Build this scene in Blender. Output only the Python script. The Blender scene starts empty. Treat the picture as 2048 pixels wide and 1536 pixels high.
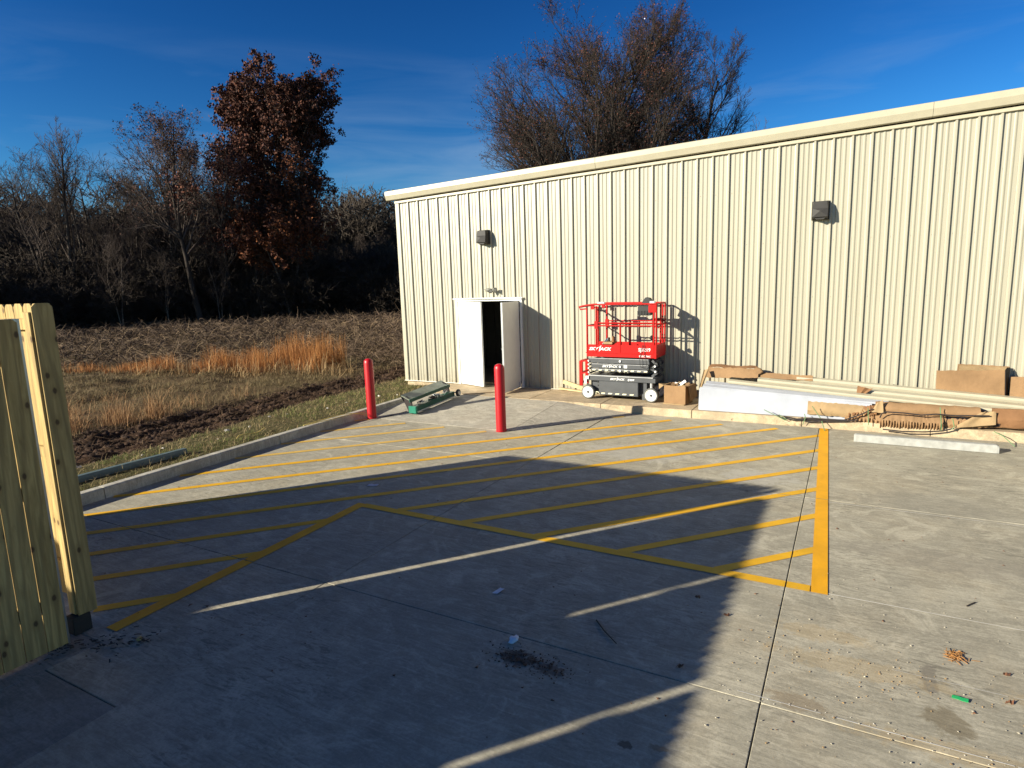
import bpy, bmesh, math, random
import numpy as np
from mathutils import Vector, Matrix
R = math.radians
sc = bpy.context.scene
col = sc.collection

# ------------------------------------------------------------------ camera
EYE = 2.71
yaw, pitch, roll = -0.5053287, 0.1628747, -0.0319637
fwd = Vector((math.sin(yaw) * math.cos(pitch), math.cos(yaw) * math.cos(pitch), -math.sin(pitch)))
rt = Vector((math.cos(yaw), -math.sin(yaw), 0))
up = rt.cross(fwd)
rt2 = rt * math.cos(roll) + up * math.sin(roll)
up2 = -rt * math.sin(roll) + up * math.cos(roll)
cd = bpy.data.cameras.new('camera')
cd.sensor_width = 36; cd.lens = 36 * 1240.94 / 2048
cd.clip_start = 0.05; cd.clip_end = 2000
cam = bpy.data.objects.new('camera', cd); col.objects.link(cam)
m = Matrix((rt2, up2, -fwd)).transposed().to_4x4(); m.translation = Vector((0, 0, EYE))
cam.matrix_world = m
sc.camera = cam

# ------------------------------------------------------------------ light, sky, exposure
SUN_EL, SUN_AZ = R(19.7), R(51.0)          # shadows run along SUN_AZ measured from +X
SUN_STRENGTH, SKY_STRENGTH, EXPOSURE = 5.0, 0.05, 1.05
sdir = Vector((math.cos(SUN_AZ) * math.cos(SUN_EL), math.sin(SUN_AZ) * math.cos(SUN_EL), -math.sin(SUN_EL)))
sl = bpy.data.lights.new('sun', 'SUN'); sl.energy = SUN_STRENGTH; sl.angle = R(0.5); sl.color = (1, 0.92, 0.74)
so = bpy.data.objects.new('sun', sl); col.objects.link(so)
so.rotation_euler = sdir.to_track_quat('-Z', 'Y').to_euler()
w = bpy.data.worlds.new('World'); sc.world = w; w.use_nodes = True
nt = w.node_tree; nt.nodes.clear()
def wn(t, **k):
    n = nt.nodes.new(t)
    for a, b in k.items(): setattr(n, a, b)
    return n
sky = wn('ShaderNodeTexSky', sky_type='NISHITA', sun_disc=False)
sky.sun_elevation = SUN_EL; sky.sun_rotation = math.atan2(-math.cos(SUN_AZ), -math.sin(SUN_AZ))
sky.altitude = 200; sky.air_density = 1.0; sky.dust_density = 0.2; sky.ozone_density = 2.5
hsv = wn('ShaderNodeHueSaturation'); hsv.inputs['Saturation'].default_value = 1.3
nt.links.new(sky.outputs[0], hsv.inputs['Color'])
gm = wn('ShaderNodeGamma'); gm.inputs['Gamma'].default_value = 1.5       # deep, polarised looking winter blue
nt.links.new(hsv.outputs[0], gm.inputs['Color'])
sc_ = wn('ShaderNodeMixRGB', blend_type='MULTIPLY'); sc_.inputs['Fac'].default_value = 1; sc_.inputs['Color2'].default_value = (.31, .45, .505, 1)
nt.links.new(gm.outputs[0], sc_.inputs['Color1'])
tc = wn('ShaderNodeTexCoord')
# thin cirrus: stretched noise, kept to a band of low elevations
mp = wn('ShaderNodeMapping'); mp.inputs['Scale'].default_value = (1.6, 1.6, 9.0); mp.inputs['Rotation'].default_value = (0.18, 0.1, 0.4)
nt.links.new(tc.outputs['Generated'], mp.inputs['Vector'])
n1 = wn('ShaderNodeTexNoise'); n1.inputs['Scale'].default_value = 2.2; n1.inputs['Detail'].default_value = 7; n1.inputs['Roughness'].default_value = 0.55; n1.inputs['Distortion'].default_value = 0.6
nt.links.new(mp.outputs[0], n1.inputs['Vector'])
cr = wn('ShaderNodeMapRange'); cr.inputs['From Min'].default_value = 0.46; cr.inputs['From Max'].default_value = 0.78
nt.links.new(n1.outputs['Fac'], cr.inputs['Value'])
sx = wn('ShaderNodeSeparateXYZ'); nt.links.new(tc.outputs['Generated'], sx.inputs[0])
be = wn('ShaderNodeMapRange'); be.inputs['From Min'].default_value = 0.34; be.inputs['From Max'].default_value = 0.08
nt.links.new(sx.outputs['Z'], be.inputs['Value'])
mu = wn('ShaderNodeMath', operation='MULTIPLY'); nt.links.new(cr.outputs[0], mu.inputs[0]); nt.links.new(be.outputs[0], mu.inputs[1])
mu2 = wn('ShaderNodeMath', operation='MULTIPLY'); mu2.inputs[1].default_value = 0.7; nt.links.new(mu.outputs[0], mu2.inputs[0])
mx = wn('ShaderNodeMixRGB'); mx.inputs['Color2'].default_value = (3.0, 4.4, 6.2, 1)
nt.links.new(mu2.outputs[0], mx.inputs['Fac']); nt.links.new(sc_.outputs[0], mx.inputs['Color1'])
bg = wn('ShaderNodeBackground'); bg.inputs['Strength'].default_value = SKY_STRENGTH
out = wn('ShaderNodeOutputWorld')
nt.links.new(mx.outputs[0], bg.inputs['Color']); nt.links.new(bg.outputs[0], out.inputs['Surface'])
sc.view_settings.view_transform = 'Standard'; sc.view_settings.look = 'None'
sc.view_settings.exposure = EXPOSURE; sc.view_settings.gamma = 1; sc.view_settings.use_curve_mapping = False

# ------------------------------------------------------------------ helpers
def tag(o, label=None, cat=None, group=None, kind=None):
    if label: o['label'] = label
    if cat: o['category'] = cat
    if group: o['group'] = group
    if kind: o['kind'] = kind
    return o
def empty(name, loc, label=None, cat=None, group=None):
    o = bpy.data.objects.new(name, None); col.objects.link(o); o.location = loc; o.empty_display_size = .1
    return tag(o, label, cat, group)
def wloc(o):
    v = Vector((0, 0, 0))
    while o: v += o.location; o = o.parent
    return v
class MB:
    def __init__(s): s.v = []; s.f = []
    def add(s, vs, fs):
        b = len(s.v); s.v += [tuple(p) for p in vs]; s.f += [tuple(i + b for i in f) for f in fs]; return s
    def box(s, x0, x1, y0, y1, z0, z1):
        return s.add([(x0,y0,z0),(x1,y0,z0),(x1,y1,z0),(x0,y1,z0),(x0,y0,z1),(x1,y0,z1),(x1,y1,z1),(x0,y1,z1)],
                     [(0,3,2,1),(4,5,6,7),(0,1,5,4),(1,2,6,5),(2,3,7,6),(3,0,4,7)])
    def obox(s, c, ax, ay, az):   # centre and three half-axis vectors
        c = Vector(c); ax = Vector(ax); ay = Vector(ay); az = Vector(az)
        P = [c + a*ax + b*ay + d*az for d in (-1,1) for a, b in ((-1,-1),(1,-1),(1,1),(-1,1))]
        return s.add(P, [(0,3,2,1),(4,5,6,7),(0,1,5,4),(1,2,6,5),(2,3,7,6),(3,0,4,7)])
    def beam(s, p, q, wd, ht, upv=(0,0,1)):
        p = Vector(p); q = Vector(q); d = (q-p); L = d.length; d.normalize(); u = Vector(upv)
        sd = d.cross(u)
        if sd.length < 1e-4: sd = d.cross(Vector((1,0,0)))
        sd.normalize(); u = sd.cross(d)
        return s.obox((p+q)/2, d*L/2, sd*wd/2, u*ht/2)
    def cyl(s, p, q, r0, r1=None, n=12, caps=True):
        r1 = r0 if r1 is None else r1
        p = Vector(p); q = Vector(q); d = (q-p).normalized()
        a = d.cross(Vector((0,0,1)) if abs(d.z) < .9 else Vector((1,0,0))).normalized(); b = d.cross(a)
        vs = []
        for c, r in ((p, r0), (q, r1)):
            for i in range(n):
                t = 2*math.pi*i/n; vs.append(c + a*math.cos(t)*r + b*math.sin(t)*r)
        fs = [(i, (i+1) % n, n+(i+1) % n, n+i) for i in range(n)]
        if caps: fs += [tuple(range(n-1, -1, -1)), tuple(range(n, 2*n))]
        return s.add(vs, fs)
    def tube(s, path, r, n=8):
        path = [Vector(p) for p in path]; rings = []
        ref = None
        for i, p in enumerate(path):
            d = (path[min(i+1, len(path)-1)] - path[max(i-1, 0)]).normalized()
            if ref is None: ref = d.cross(Vector((0,0,1)) if abs(d.z) < .9 else Vector((1,0,0))).normalized()
            a = (ref - d*ref.dot(d)).normalized(); ref = a; b = d.cross(a)
            rr = r(i/(len(path)-1)) if callable(r) else r
            rings.append([p + a*math.cos(2*math.pi*k/n)*rr + b*math.sin(2*math.pi*k/n)*rr for k in range(n)])
        vs = [v for g in rings for v in g]; fs = []
        for i in range(len(path)-1):
            for k in range(n): fs.append((i*n+k, i*n+(k+1) % n, (i+1)*n+(k+1) % n, (i+1)*n+k))
        fs += [tuple(range(n-1, -1, -1)), tuple((len(path)-1)*n+k for k in range(n))]
        return s.add(vs, fs)
    def prism(s, poly, org, u, v, wv):   # poly in (u,v) plane, extruded along wv
        org = Vector(org); u = Vector(u); v = Vector(v); wv = Vector(wv); n = len(poly)
        A = [org + u*a + v*b for a, b in poly]; B = [p + wv for p in A]
        return s.add(A + B, [tuple(range(n-1, -1, -1)), tuple(range(n, 2*n))] + [(i, (i+1) % n, n+(i+1) % n, n+i) for i in range(n)])
    def lathe(s, prof, c, ax, n=24):
        c = Vector(c); ax = Vector(ax).normalized()
        a = ax.cross(Vector((0,0,1)) if abs(ax.z) < .9 else Vector((1,0,0))).normalized(); b = ax.cross(a); m = len(prof)
        vs = [c + ax*h + (a*math.cos(2*math.pi*i/n) + b*math.sin(2*math.pi*i/n))*r for i in range(n) for h, r in prof]
        fs = [(i*m+k, ((i+1) % n)*m+k, ((i+1) % n)*m+k+1, i*m+k+1) for i in range(n) for k in range(m-1)]
        return s.add(vs, fs)
    def build(s, name, mat, parent=None, smooth=False, bevel=0, local=False, seg=2):
        me = bpy.data.meshes.new(name)
        off = wloc(parent) if (parent and not local) else Vector((0,0,0))
        me.from_pydata([Vector(p) - off for p in s.v], [], s.f)
        me.materials.append(mat)
        bm = bmesh.new(); bm.from_mesh(me); bmesh.ops.recalc_face_normals(bm, faces=bm.faces)
        if bevel:
            es = [e for e in bm.edges if len(e.link_faces) == 2 and e.calc_face_angle() > 0.5]
            bmesh.ops.bevel(bm, geom=es, offset=bevel, segments=seg, affect='EDGES', clamp_overlap=True)
        bm.to_mesh(me); bm.free()
        if smooth:
            for p in me.polygons: p.use_smooth = True
            if smooth == 'auto': me.set_sharp_from_angle(angle=R(40))
        o = bpy.data.objects.new(name, me); col.objects.link(o)
        if parent: o.parent = parent
        return o
def place(name, me, loc, parent=None, rot=(0,0,0)):
    o = bpy.data.objects.new(name, me); col.objects.link(o); o.location = loc; o.rotation_euler = rot
    if parent: o.parent = parent
    return o
def bigmesh(name, V, F, mat, cols=None, parent=None, smooth=False):
    """numpy mesh: V (n,3), F (m,k) all faces alike"""
    me = bpy.data.meshes.new(name); V = np.asarray(V, np.float32); F = np.asarray(F, np.int32); k = F.shape[1]
    me.vertices.add(len(V)); me.vertices.foreach_set('co', V.ravel())
    me.loops.add(F.size); me.loops.foreach_set('vertex_index', F.ravel())
    me.polygons.add(len(F)); me.polygons.foreach_set('loop_start', np.arange(0, F.size, k, dtype=np.int32))
    me.polygons.foreach_set('loop_total', np.full(len(F), k, np.int32))
    if smooth: me.polygons.foreach_set('use_smooth', np.ones(len(F), bool))
    if cols is not None:
        at = me.color_attributes.new('tint', 'FLOAT_COLOR', 'POINT')
        c = np.ones((len(V), 4), np.float32); c[:, :3] = cols; at.data.foreach_set('color', c.ravel())
    me.materials.append(mat); me.update(calc_edges=True); me.validate()
    o = bpy.data.objects.new(name, me); col.objects.link(o)
    if parent: o.parent = parent
    return o

# ------------------------------------------------------------------ materials
class NT:
    def __init__(s, name, rough=.6, metal=0, spec=.5):
        s.m = bpy.data.materials.new(name); s.m.use_nodes = True; s.t = s.m.node_tree
        s.b = s.t.nodes['Principled BSDF']; s.set('Roughness', rough); s.set('Metallic', metal); s.set('Specular IOR Level', spec)
        s._tc = None
    def set(s, k, v):
        if hasattr(v, 'is_output') or hasattr(v, 'links'): s.t.links.new(v, s.b.inputs[k])
        else: s.b.inputs[k].default_value = (*v, 1) if isinstance(v, tuple) and len(v) == 3 else v
    def n(s, t, **k):
        n = s.t.nodes.new(t)
        for a, b in k.items(): setattr(n, a, b)
        return n
    def inp(s, n, k, v):
        if hasattr(v, 'links'): s.t.links.new(v, n.inputs[k])
        else: n.inputs[k].default_value = (*v, 1) if isinstance(v, tuple) and len(v) == 3 and n.inputs[k].type == 'RGBA' else v
    def pos(s):
        g = s.n('ShaderNodeNewGeometry'); return g.outputs['Position']
    def obj(s): return s.n('ShaderNodeTexCoord').outputs['Object']
    def map(s, v, scale=(1,1,1), rot=(0,0,0), loc=(0,0,0)):
        n = s.n('ShaderNodeMapping'); s.inp(n, 'Vector', v); n.inputs['Scale'].default_value = scale; n.inputs['Rotation'].default_value = rot
        if hasattr(loc, 'links'): s.inp(n, 'Location', loc)
        else: n.inputs['Location'].default_value = loc
        return n.outputs[0]
    def noise(s, v, scale, detail=4, rough=.55, dist=0):
        n = s.n('ShaderNodeTexNoise'); s.inp(n, 'Vector', v); n.inputs['Scale'].default_value = scale; n.inputs['Detail'].default_value = detail
        n.inputs['Roughness'].default_value = rough; n.inputs['Distortion'].default_value = dist; return n.outputs['Fac']
    def ramp(s, v, a, b, lo=0., hi=1.):
        n = s.n('ShaderNodeMapRange'); s.inp(n, 'Value', v)
        for k, x in (('From Min', a), ('From Max', b), ('To Min', lo), ('To Max', hi)): n.inputs[k].default_value = x
        return n.outputs[0]
    def mix(s, f, a, b, mode='MIX'):
        n = s.n('ShaderNodeMixRGB', blend_type=mode); s.inp(n, 'Fac', f); s.inp(n, 'Color1', a); s.inp(n, 'Color2', b); return n.outputs[0]
    def math(s, op, a, b=0.):
        n = s.n('ShaderNodeMath', operation=op); s.inp(n, 0, a); s.inp(n, 1, b); return n.outputs[0]
    def bump(s, h, strength=.3, dist=.01):
        n = s.n('ShaderNodeBump'); n.inputs['Strength'].default_value = strength; n.inputs['Distance'].default_value = dist
        s.t.links.new(h, n.inputs['Height']); s.t.links.new(n.outputs[0], s.b.inputs['Normal'])
def plain(name, c, rough=.5, metal=0, var=.12, scale=6, spec=.5):
    t = NT(name, rough, metal, spec); p = t.pos()
    f = t.ramp(t.noise(p, scale, 5), .3, .7)
    t.set('Base Color', t.mix(f, tuple(x*(1-var) for x in c), tuple(min(1, x*(1+var)) for x in c)))
    return t.m
def tintmat(name, rough=.8, trans=0):
    t = NT(name, rough, 0, .2); a = t.n('ShaderNodeAttribute', attribute_name='tint'); t.set('Base Color', a.outputs['Color'])
    return t.m

def concrete(name, base, warm, stains=True, bscale=1.0):
    t = NT(name, .85, 0, .25); p = t.pos()
    B = lambda k: tuple(min(1, x*k) for x in base)
    big = t.ramp(t.noise(p, .45, 5, .6, .6), .42, .58)
    med = t.ramp(t.noise(p, 2.4, 6, .65, 1.2), .40, .60)
    fine = t.noise(p, 42, 5, .75)
    grit = t.noise(p, 210, 3, .6)
    st = t.noise(t.map(p, (1.2, 7, 1), (0, 0, R(35))), 3.4, 6, .65, 1.0)     # trowel marks
    st2 = t.noise(t.map(p, (1, 4.5, 1), (0, 0, R(-20))), 5.0, 6, .68, 1.6)   # scuffs
    pat = t.ramp(t.noise(p, .6, 4, .6), .45, .58)
    c = t.mix(big, B(.86), B(1.08))
    c = t.mix(t.ramp(t.noise(p, .9, 5, .65, .6), .48, .62, 0, .6), c, warm)
    c = t.mix(med, t.mix(.45, c, B(.52)), c)
    c = t.mix(t.ramp(st, .52, .62, 0, .36), c, B(.58))
    c = t.mix(t.ramp(st, .48, .38, 0, .30), c, B(1.45))
    c = t.mix(t.math('MULTIPLY', t.ramp(st2, .53, .60), t.math('MULTIPLY', pat, .72)), c, B(.42))
    c = t.mix(t.ramp(t.noise(p, 1.5, 6, .7, 2.0), .54, .64, 0, .42), c, B(1.5))
    c = t.mix(t.ramp(fine, .50, .62, 0, .34), c, B(.50))
    c = t.mix(t.ramp(fine, .46, .36, 0, .22), c, B(1.5))
    oi = t.n('ShaderNodeObjectInfo'); c = t.mix(t.ramp(oi.outputs['Random'], 0, 1, 0, .10), c, B(.6))
    vo = t.n('ShaderNodeTexVoronoi'); t.inp(vo, 'Vector', t.map(p, (1, 2.2, 1), (0, 0, R(20)))); vo.inputs['Scale'].default_value = 3.2
    spot = t.ramp(t.math('ADD', vo.outputs['Distance'], t.math('MULTIPLY', t.noise(p, 26, 3, .7), .30)), .17, .20, .7, 0)
    c = t.mix(t.math('MULTIPLY', spot, t.ramp(t.noise(p, 1.7, 3), .45, .6)), c, B(.28))
    if stains:
        for (x, y, rx, ry, a, colr, k) in STAINS:
            mpv = t.map(t.map(p, (1,1,0), (0,0,0), (-x,-y,0)), (1/rx, 1/ry, 1), (0,0,0))
            ln = t.n('ShaderNodeVectorMath', operation='LENGTH'); t.inp(ln, 0, mpv)
            d = t.math('ADD', ln.outputs['Value'], t.math('MULTIPLY', t.math('SUBTRACT', t.noise(p, a*1.6, 6, .72, .6), .5), 2.4))
            c = t.mix(t.ramp(d, 1.0, .72, 0, k*.85), c, colr)
    t.set('Base Color', c)
    h = t.math('ADD', t.math('MULTIPLY', st, .9*bscale), t.math('ADD', t.math('MULTIPLY', fine, .25), t.math('MULTIPLY', grit, .25)))
    t.bump(h, .38, .008)
    return t.m
BR = (.16, .10, .055); OC = (.42, .30, .14); DK = (.11, .10, .085)
STAINS = [(-2.02, 3.62, .16, .10, 9, (.07,.035,.02), .85), (-1.76, 3.6, .12, .07, 12, (.08,.04,.025), .7), (-1.05, 3.14, .05, .035, 14, (.05,.03,.02), .8),
          (-.88, 3.20, .06, .03, 14, (.14,.09,.04), .6), (.57, 4.62, .055, .20, 3, (.17,.15,.12), .75), (.62, 4.20, .13, .17, 3, (.16,.13,.08), .8),
          (-.2, 3.98, .22, .10, 6, (.20,.14,.08), .55), (.15, 4.55, .6, .13, 5, OC, .35), (.9, 3.9, .9, .12, 6, OC, .35), (-.1, 4.9, .35, .12, 5, OC, .35), (1.3, 4.6, .4, .15, 6, (.36,.27,.15), .4),
          (-1.05, 8.65, .5, .35, 4, (.52,.50,.45), .4), (-2.9, 9.2, .9, .5, 4, (.50,.48,.44), .35), (.9, 8.3, .8, .5, 4, (.20,.19,.16), .3), (.9, 6.7, 1.0, .3, 5, (.19,.17,.14), .35)]
M = {}
M['concrete'] = concrete('pavement_concrete', (.405, .372, .287), (.415, .358, .255))
M['walk'] = concrete('sidewalk_concrete', (.48, .38, .25), (.50, .36, .21), False)
M['ramp'] = concrete('ramp_concrete', (.44, .405, .33), (.43, .375, .285), False, 1.4)
M['kerb'] = concrete('kerb_concrete', (.46, .43, .36), (.40, .36, .28), False)
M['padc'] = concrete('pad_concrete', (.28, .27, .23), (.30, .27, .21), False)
M['joint'] = plain('joint_filler', (.05, .045, .04), .9)
def paint(name, c, wear=.5):
    t = NT(name, .62, 0, .35); p = t.pos()
    a = t.noise(p, 3.0, 6, .65, .5); b = t.noise(p, 45, 4, .7)
    cc = t.mix(t.ramp(a, .35, .7), tuple(x*.82 for x in c), c)
    cc = t.mix(t.ramp(b, .62, .76, 0, wear), cc, (.33, .30, .2))
    t.set('Base Color', cc); t.bump(b, .25, .004); return t.m
M['yellow'] = paint('yellow_paint', (.78, .42, .012))
M['yellow2'] = paint('fresh_yellow_paint', (.84, .40, .004), .1)
M['yellow3'] = paint('thin_yellow_paint', (.68, .43, .09), .9)
M['chalk'] = plain('chalk', (.62, .60, .55), .9)
def siding():
    t = NT('tan_steel_siding', .40, 0, .85); p = t.pos()
    f = t.ramp(t.noise(t.map(p, (1, 1, .12)), 2.5, 4), .3, .7)
    c = t.mix(f, (.335, .313, .240), (.375, .350, .270))
    oi = t.n('ShaderNodeObjectInfo'); c = t.mix(t.ramp(oi.outputs['Random'], 0, 1, 0, .10), c, (.31, .28, .20))
    sz = t.n('ShaderNodeSeparateXYZ'); t.inp(sz, 0, p)      # dirt splashed up from the walk, and rain streaks
    spl = t.math('MULTIPLY', t.ramp(sz.outputs[2], .16, .62, 1, 0), t.ramp(t.noise(p, 7, 5, .7), .35, .65))
    c = t.mix(t.math('MULTIPLY', spl, .55), c, (.20, .15, .09))
    c = t.mix(t.ramp(t.noise(t.map(p, (7, 7, .12)), 2, 4, .6), .56, .72, 0, .22), c, (.27, .235, .16))
    c = t.mix(t.ramp(t.noise(t.map(p, (3, 3, .25)), 3, 6, .7), .55, .8, 0, .18), c, (.42, .36, .25))
    t.set('Base Color', c); t.bump(t.noise(t.map(p, (1.2, 1, .5)), 1.6, 2), .12, .02); return t.m
M['siding'] = siding()
M['trim'] = plain('tan_trim', (.42, .385, .285), .38, 0, .05)
M['white'] = plain('white_door_paint', (.78, .78, .74), .4, 0, .03)
M['doorpaint'] = plain('primed_door_steel', (.74, .74, .70), .45, 0, .04)
M['steel'] = plain('hinge_steel', (.45, .44, .42), .35, .8)
M['inside'] = plain('dark_liner_sheet', (.05, .05, .045), .7)
M['insidefloor'] = plain('interior_slab', (.10, .09, .08), .8)
M['bronze'] = plain('dark_bronze_housing', (.034, .032, .031), .6, 0, .15, 6, .3)
M['glass'] = plain('lamp_lens', (.35, .35, .33), .15)
M['greyplastic'] = plain('grey_lamp_housing', (.14, .14, .12), .5)
M['red'] = plain('red_bollard_sleeve', (.40, .003, .010), .42, 0, .06)
M['liftred'] = plain('red_lift_paint', (.40, .003, .002), .45, 0, .10, 9, .25)
M['liftgrey'] = plain('grey_lift_paint', (.068, .072, .078), .42, 0, .12)
M['black'] = plain('black_rubber', (.018, .018, .018), .6)
M['tyre'] = plain('grey_solid_tyre', (.12, .12, .11), .75)
M['rim'] = plain('white_wheel_disc', (.78, .78, .76), .4, 0, .04)
M['decal'] = plain('white_decal', (.80, .80, .78), .5, 0, .02)
M['hazard'] = plain('cream_hazard_decal', (.74, .70, .48), .5, 0, .03)
M['silver'] = plain('galvanised_metal', (.55, .56, .57), .35, .6)
M['sheetwhite'] = plain('white_sheet_metal', (.36, .38, .43), .38, 0, .10, 3)
M['greenpaint'] = plain('dark_green_paint', (.008, .075, .05), .4, 0, .2)
M['greenlite'] = plain('green_cast_end', (.012, .17, .11), .4)
M['greenpipe'] = plain('dull_green_gutter', (.11, .15, .145), .5, 0, .1)
M['palepanel'] = plain('pale_green_panel', (.24, .27, .21), .45, 0, .3, 5)
def cardboard(name, c):
    t = NT(name, .85, 0, .2); p = t.pos()
    k = t.mix(t.ramp(t.noise(p, 2.2, 5, .6), .3, .7), tuple(x*.78 for x in c), tuple(x*1.12 for x in c))
    k = t.mix(t.ramp(t.noise(p, 14, 5, .7), .55, .8, 0, .35), k, tuple(x*.5 for x in c))
    t.set('Base Color', k); t.bump(t.noise(p, 7, 3, .5, .5), .5, .02); return t.m
M['card'] = cardboard('cardboard', (.27, .165, .085))
M['carddark'] = cardboard('weathered_cardboard', (.22, .115, .055))
M['cardpale'] = cardboard('pale_cardboard', (.34, .235, .125))
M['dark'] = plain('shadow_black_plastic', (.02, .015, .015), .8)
M['strap'] = plain('green_strapping', (.12, .22, .10), .4)
M['rope'] = plain('yellow_rope', (.65, .50, .15), .7)
M['cable'] = plain('brown_extension_cord', (.16, .09, .04), .6)
M['paper'] = plain('white_paper', (.72, .74, .78), .8)
M['stick'] = plain('dead_twig', (.06, .045, .035), .9)
M['stone'] = plain('white_stone', (.62, .58, .52), .8, 0, .2, 12)
M['pebble'] = plain('pale_pebble', (.42, .38, .30), .85, 0, .25, 20)
M['leaf'] = plain('dry_brown_leaf', (.16, .07, .035), .8)
M['straw'] = plain('orange_straw', (.36, .17, .05), .8)
M['greenbit'] = plain('green_plastic', (.02, .32, .10), .3)
M['gray'] = plain('grey_parking_stop', (.33, .33, .305), .85, 0, .18, 12)
M['wood2'] = plain('lumber', (.50, .38, .20), .7, 0, .15)
def wood():
    t = NT('treated_pine', .72, 0, .25)
    oi = t.n('ShaderNodeObjectInfo'); cx = t.n('ShaderNodeCombineXYZ')
    t.inp(cx, 0, t.math('MULTIPLY', oi.outputs['Random'], 37.)); t.inp(cx, 2, t.math('MULTIPLY', oi.outputs['Random'], 11.))
    p = t.obj(); va = t.n('ShaderNodeVectorMath', operation='ADD'); t.inp(va, 0, p); t.inp(va, 1, cx.outputs[0]); q = va.outputs[0]
    g = t.noise(t.map(q, (1, 1, .08)), 26, 6, .6, 1.2)
    ring = t.n('ShaderNodeTexWave', wave_type='BANDS', bands_direction='DIAGONAL'); t.inp(ring, 'Vector', t.map(q, (1, 1, .06)))
    ring.inputs['Scale'].default_value = 9; ring.inputs['Distortion'].default_value = 7; ring.inputs['Detail'].default_value = 3
    c = t.mix(t.ramp(g, .3, .7), (.31, .21, .075), (.57, .41, .16))
    c = t.mix(t.ramp(ring.outputs['Fac'], .50, .95, 0, .55), c, (.22, .15, .06))
    c = t.mix(t.ramp(oi.outputs['Random'], 0, 1, 0, .22), c, (.30, .25, .13))
    sq = t.n('ShaderNodeSeparateXYZ'); t.inp(sq, 0, q); cq = t.n('ShaderNodeCombineXYZ'); t.inp(cq, 0, sq.outputs[0]); t.inp(cq, 1, t.math('MULTIPLY', sq.outputs[2], .6))
    vo = t.n('ShaderNodeTexVoronoi', voronoi_dimensions='2D'); t.inp(vo, 'Vector', cq.outputs[0]); vo.inputs['Scale'].default_value = 4.6
    k = t.ramp(t.math('ADD', vo.outputs['Distance'], t.math('MULTIPLY', g, .06)), .075, .115, .9, 0)
    c = t.mix(t.ramp(vo.outputs['Distance'], .10, .22, .4, 0), c, (.24, .16, .06))
    c = t.mix(k, c, (.09, .05, .025))
    t.set('Base Color', c); t.bump(t.math('ADD', g, ring.outputs['Fac']), .3, .004); return t.m
M['wood'] = wood()
M['tint'] = tintmat('dry_vegetation')
def groundmat():
    t = NT('field_soil', .95, 0, .1); a = t.n('ShaderNodeAttribute', attribute_name='tint'); p = t.pos()
    c = t.mix(t.ramp(t.noise(p, 3.5, 6, .7), .3, .7, .45, 0), a.outputs['Color'], (.03, .02, .012))
    c = t.mix(t.ramp(t.noise(p, 14, 5, .7), .52, .75, 0, .5), c, (.22, .15, .08))
    t.set('Base Color', c); t.bump(t.noise(p, 9, 6, .7), .9, .06); return t.m
M['ground'] = groundmat()
def bark(name, c):
    t = NT(name, .9, 0, .15); p = t.pos()
    t.set('Base Color', t.mix(t.ramp(t.noise(t.map(p, (1, 1, .25)), 3, 5, .7), .3, .7), tuple(x*.6 for x in c), tuple(x*1.4 for x in c)))
    return t.m
M['bark'] = bark('grey_brown_bark', (.085, .070, .058))
M['barkpale'] = bark('pale_bark', (.15, .12, .095))
M['barkdark'] = bark('dark_bark', (.040, .032, .027))
M['twig'] = bark('fine_twigs', (.085, .066, .056))

# ------------------------------------------------------------------ ground sheet
rs = np.random.RandomState(7)
def vnoise(x, y, seed=0):
    xi = np.floor(x).astype(int); yi = np.floor(y).astype(int); fx = x-xi; fy = y-yi
    fx = fx*fx*(3-2*fx); fy = fy*fy*(3-2*fy)
    def h(a, b):
        n = (a*374761393 + b*668265263 + seed*1442695041) & 0x7fffffff
        n = ((n ^ (n >> 13))*1274126177) & 0x7fffffff
        return ((n ^ (n >> 16)) & 0xffff)/65535.
    return (h(xi, yi)*(1-fx)+h(xi+1, yi)*fx)*(1-fy)+(h(xi, yi+1)*(1-fx)+h(xi+1, yi+1)*fx)*fy
def fbm(x, y, o=4, seed=0):
    s = 0; a = .5
    for i in range(o): s = s + a*vnoise(x*2**i, y*2**i, seed+i); a *= .5
    return s
def mud_lo(y): return np.interp(y, [0, 5, 7.2, 8.7, 10.7, 14.4, 20], [-10.7, -10.75, -10.85, -11.2, -11.7, -11.9, -12.2])
def mud_hi(y): return np.interp(y, [0, 5, 7, 10, 14, 20], [-13.6, -13.9, -14.1, -14.2, -14.3, -14.6])
def land(x, y):
    mud = np.clip((mud_lo(y)-x)/.25, 0, 1)*np.clip((x-mud_hi(y))/.7, 0, 1)*np.clip((24-y)/6, 0, 1)
    edge = np.clip((-8.9-x)/.5, 0, 1)
    z = .09*edge*0 + np.where(x > -9.0, .10, .10)
    z = np.where(x < np.minimum(-8.83, -8.72-.035*(y-4)-.065) - .80*(y < 2.43), .10 - .20*np.clip((-9.6-x)/3, 0, 1), -.32)
    z = z + np.where(x < -9.1, .035*(fbm(x*3, y*3, 3, 3)-.5), 0)
    # mud: ruts running along y, clods
    rut = np.sin((x-mud_lo(y))*2*np.pi/.62)*.045 + (fbm(x*5, y*2.6, 4, 11)-.5)*.24 + (vnoise(x*9, y*7, 5)-.5)*.05
    z = z + mud*(rut-.03)
    far = np.clip((-14-x)/3, 0, 1)
    z = z + far*(fbm(x*.9, y*.9, 4, 21)-.5)*.30 + np.clip((-16-x)/40, 0, 1)*.25
    back = np.clip((y-13.2)/1, 0, 1)*np.clip((x+10.5)/1., 0, 1)
    z = np.where(back > 0, np.minimum(z, -.15), z)
    return z, mud, far
def axis(bands):
    o = []
    for a, b, s in bands: o += list(np.arange(a, b, s))
    o.append(bands[-1][1]); return np.array(o)
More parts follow.
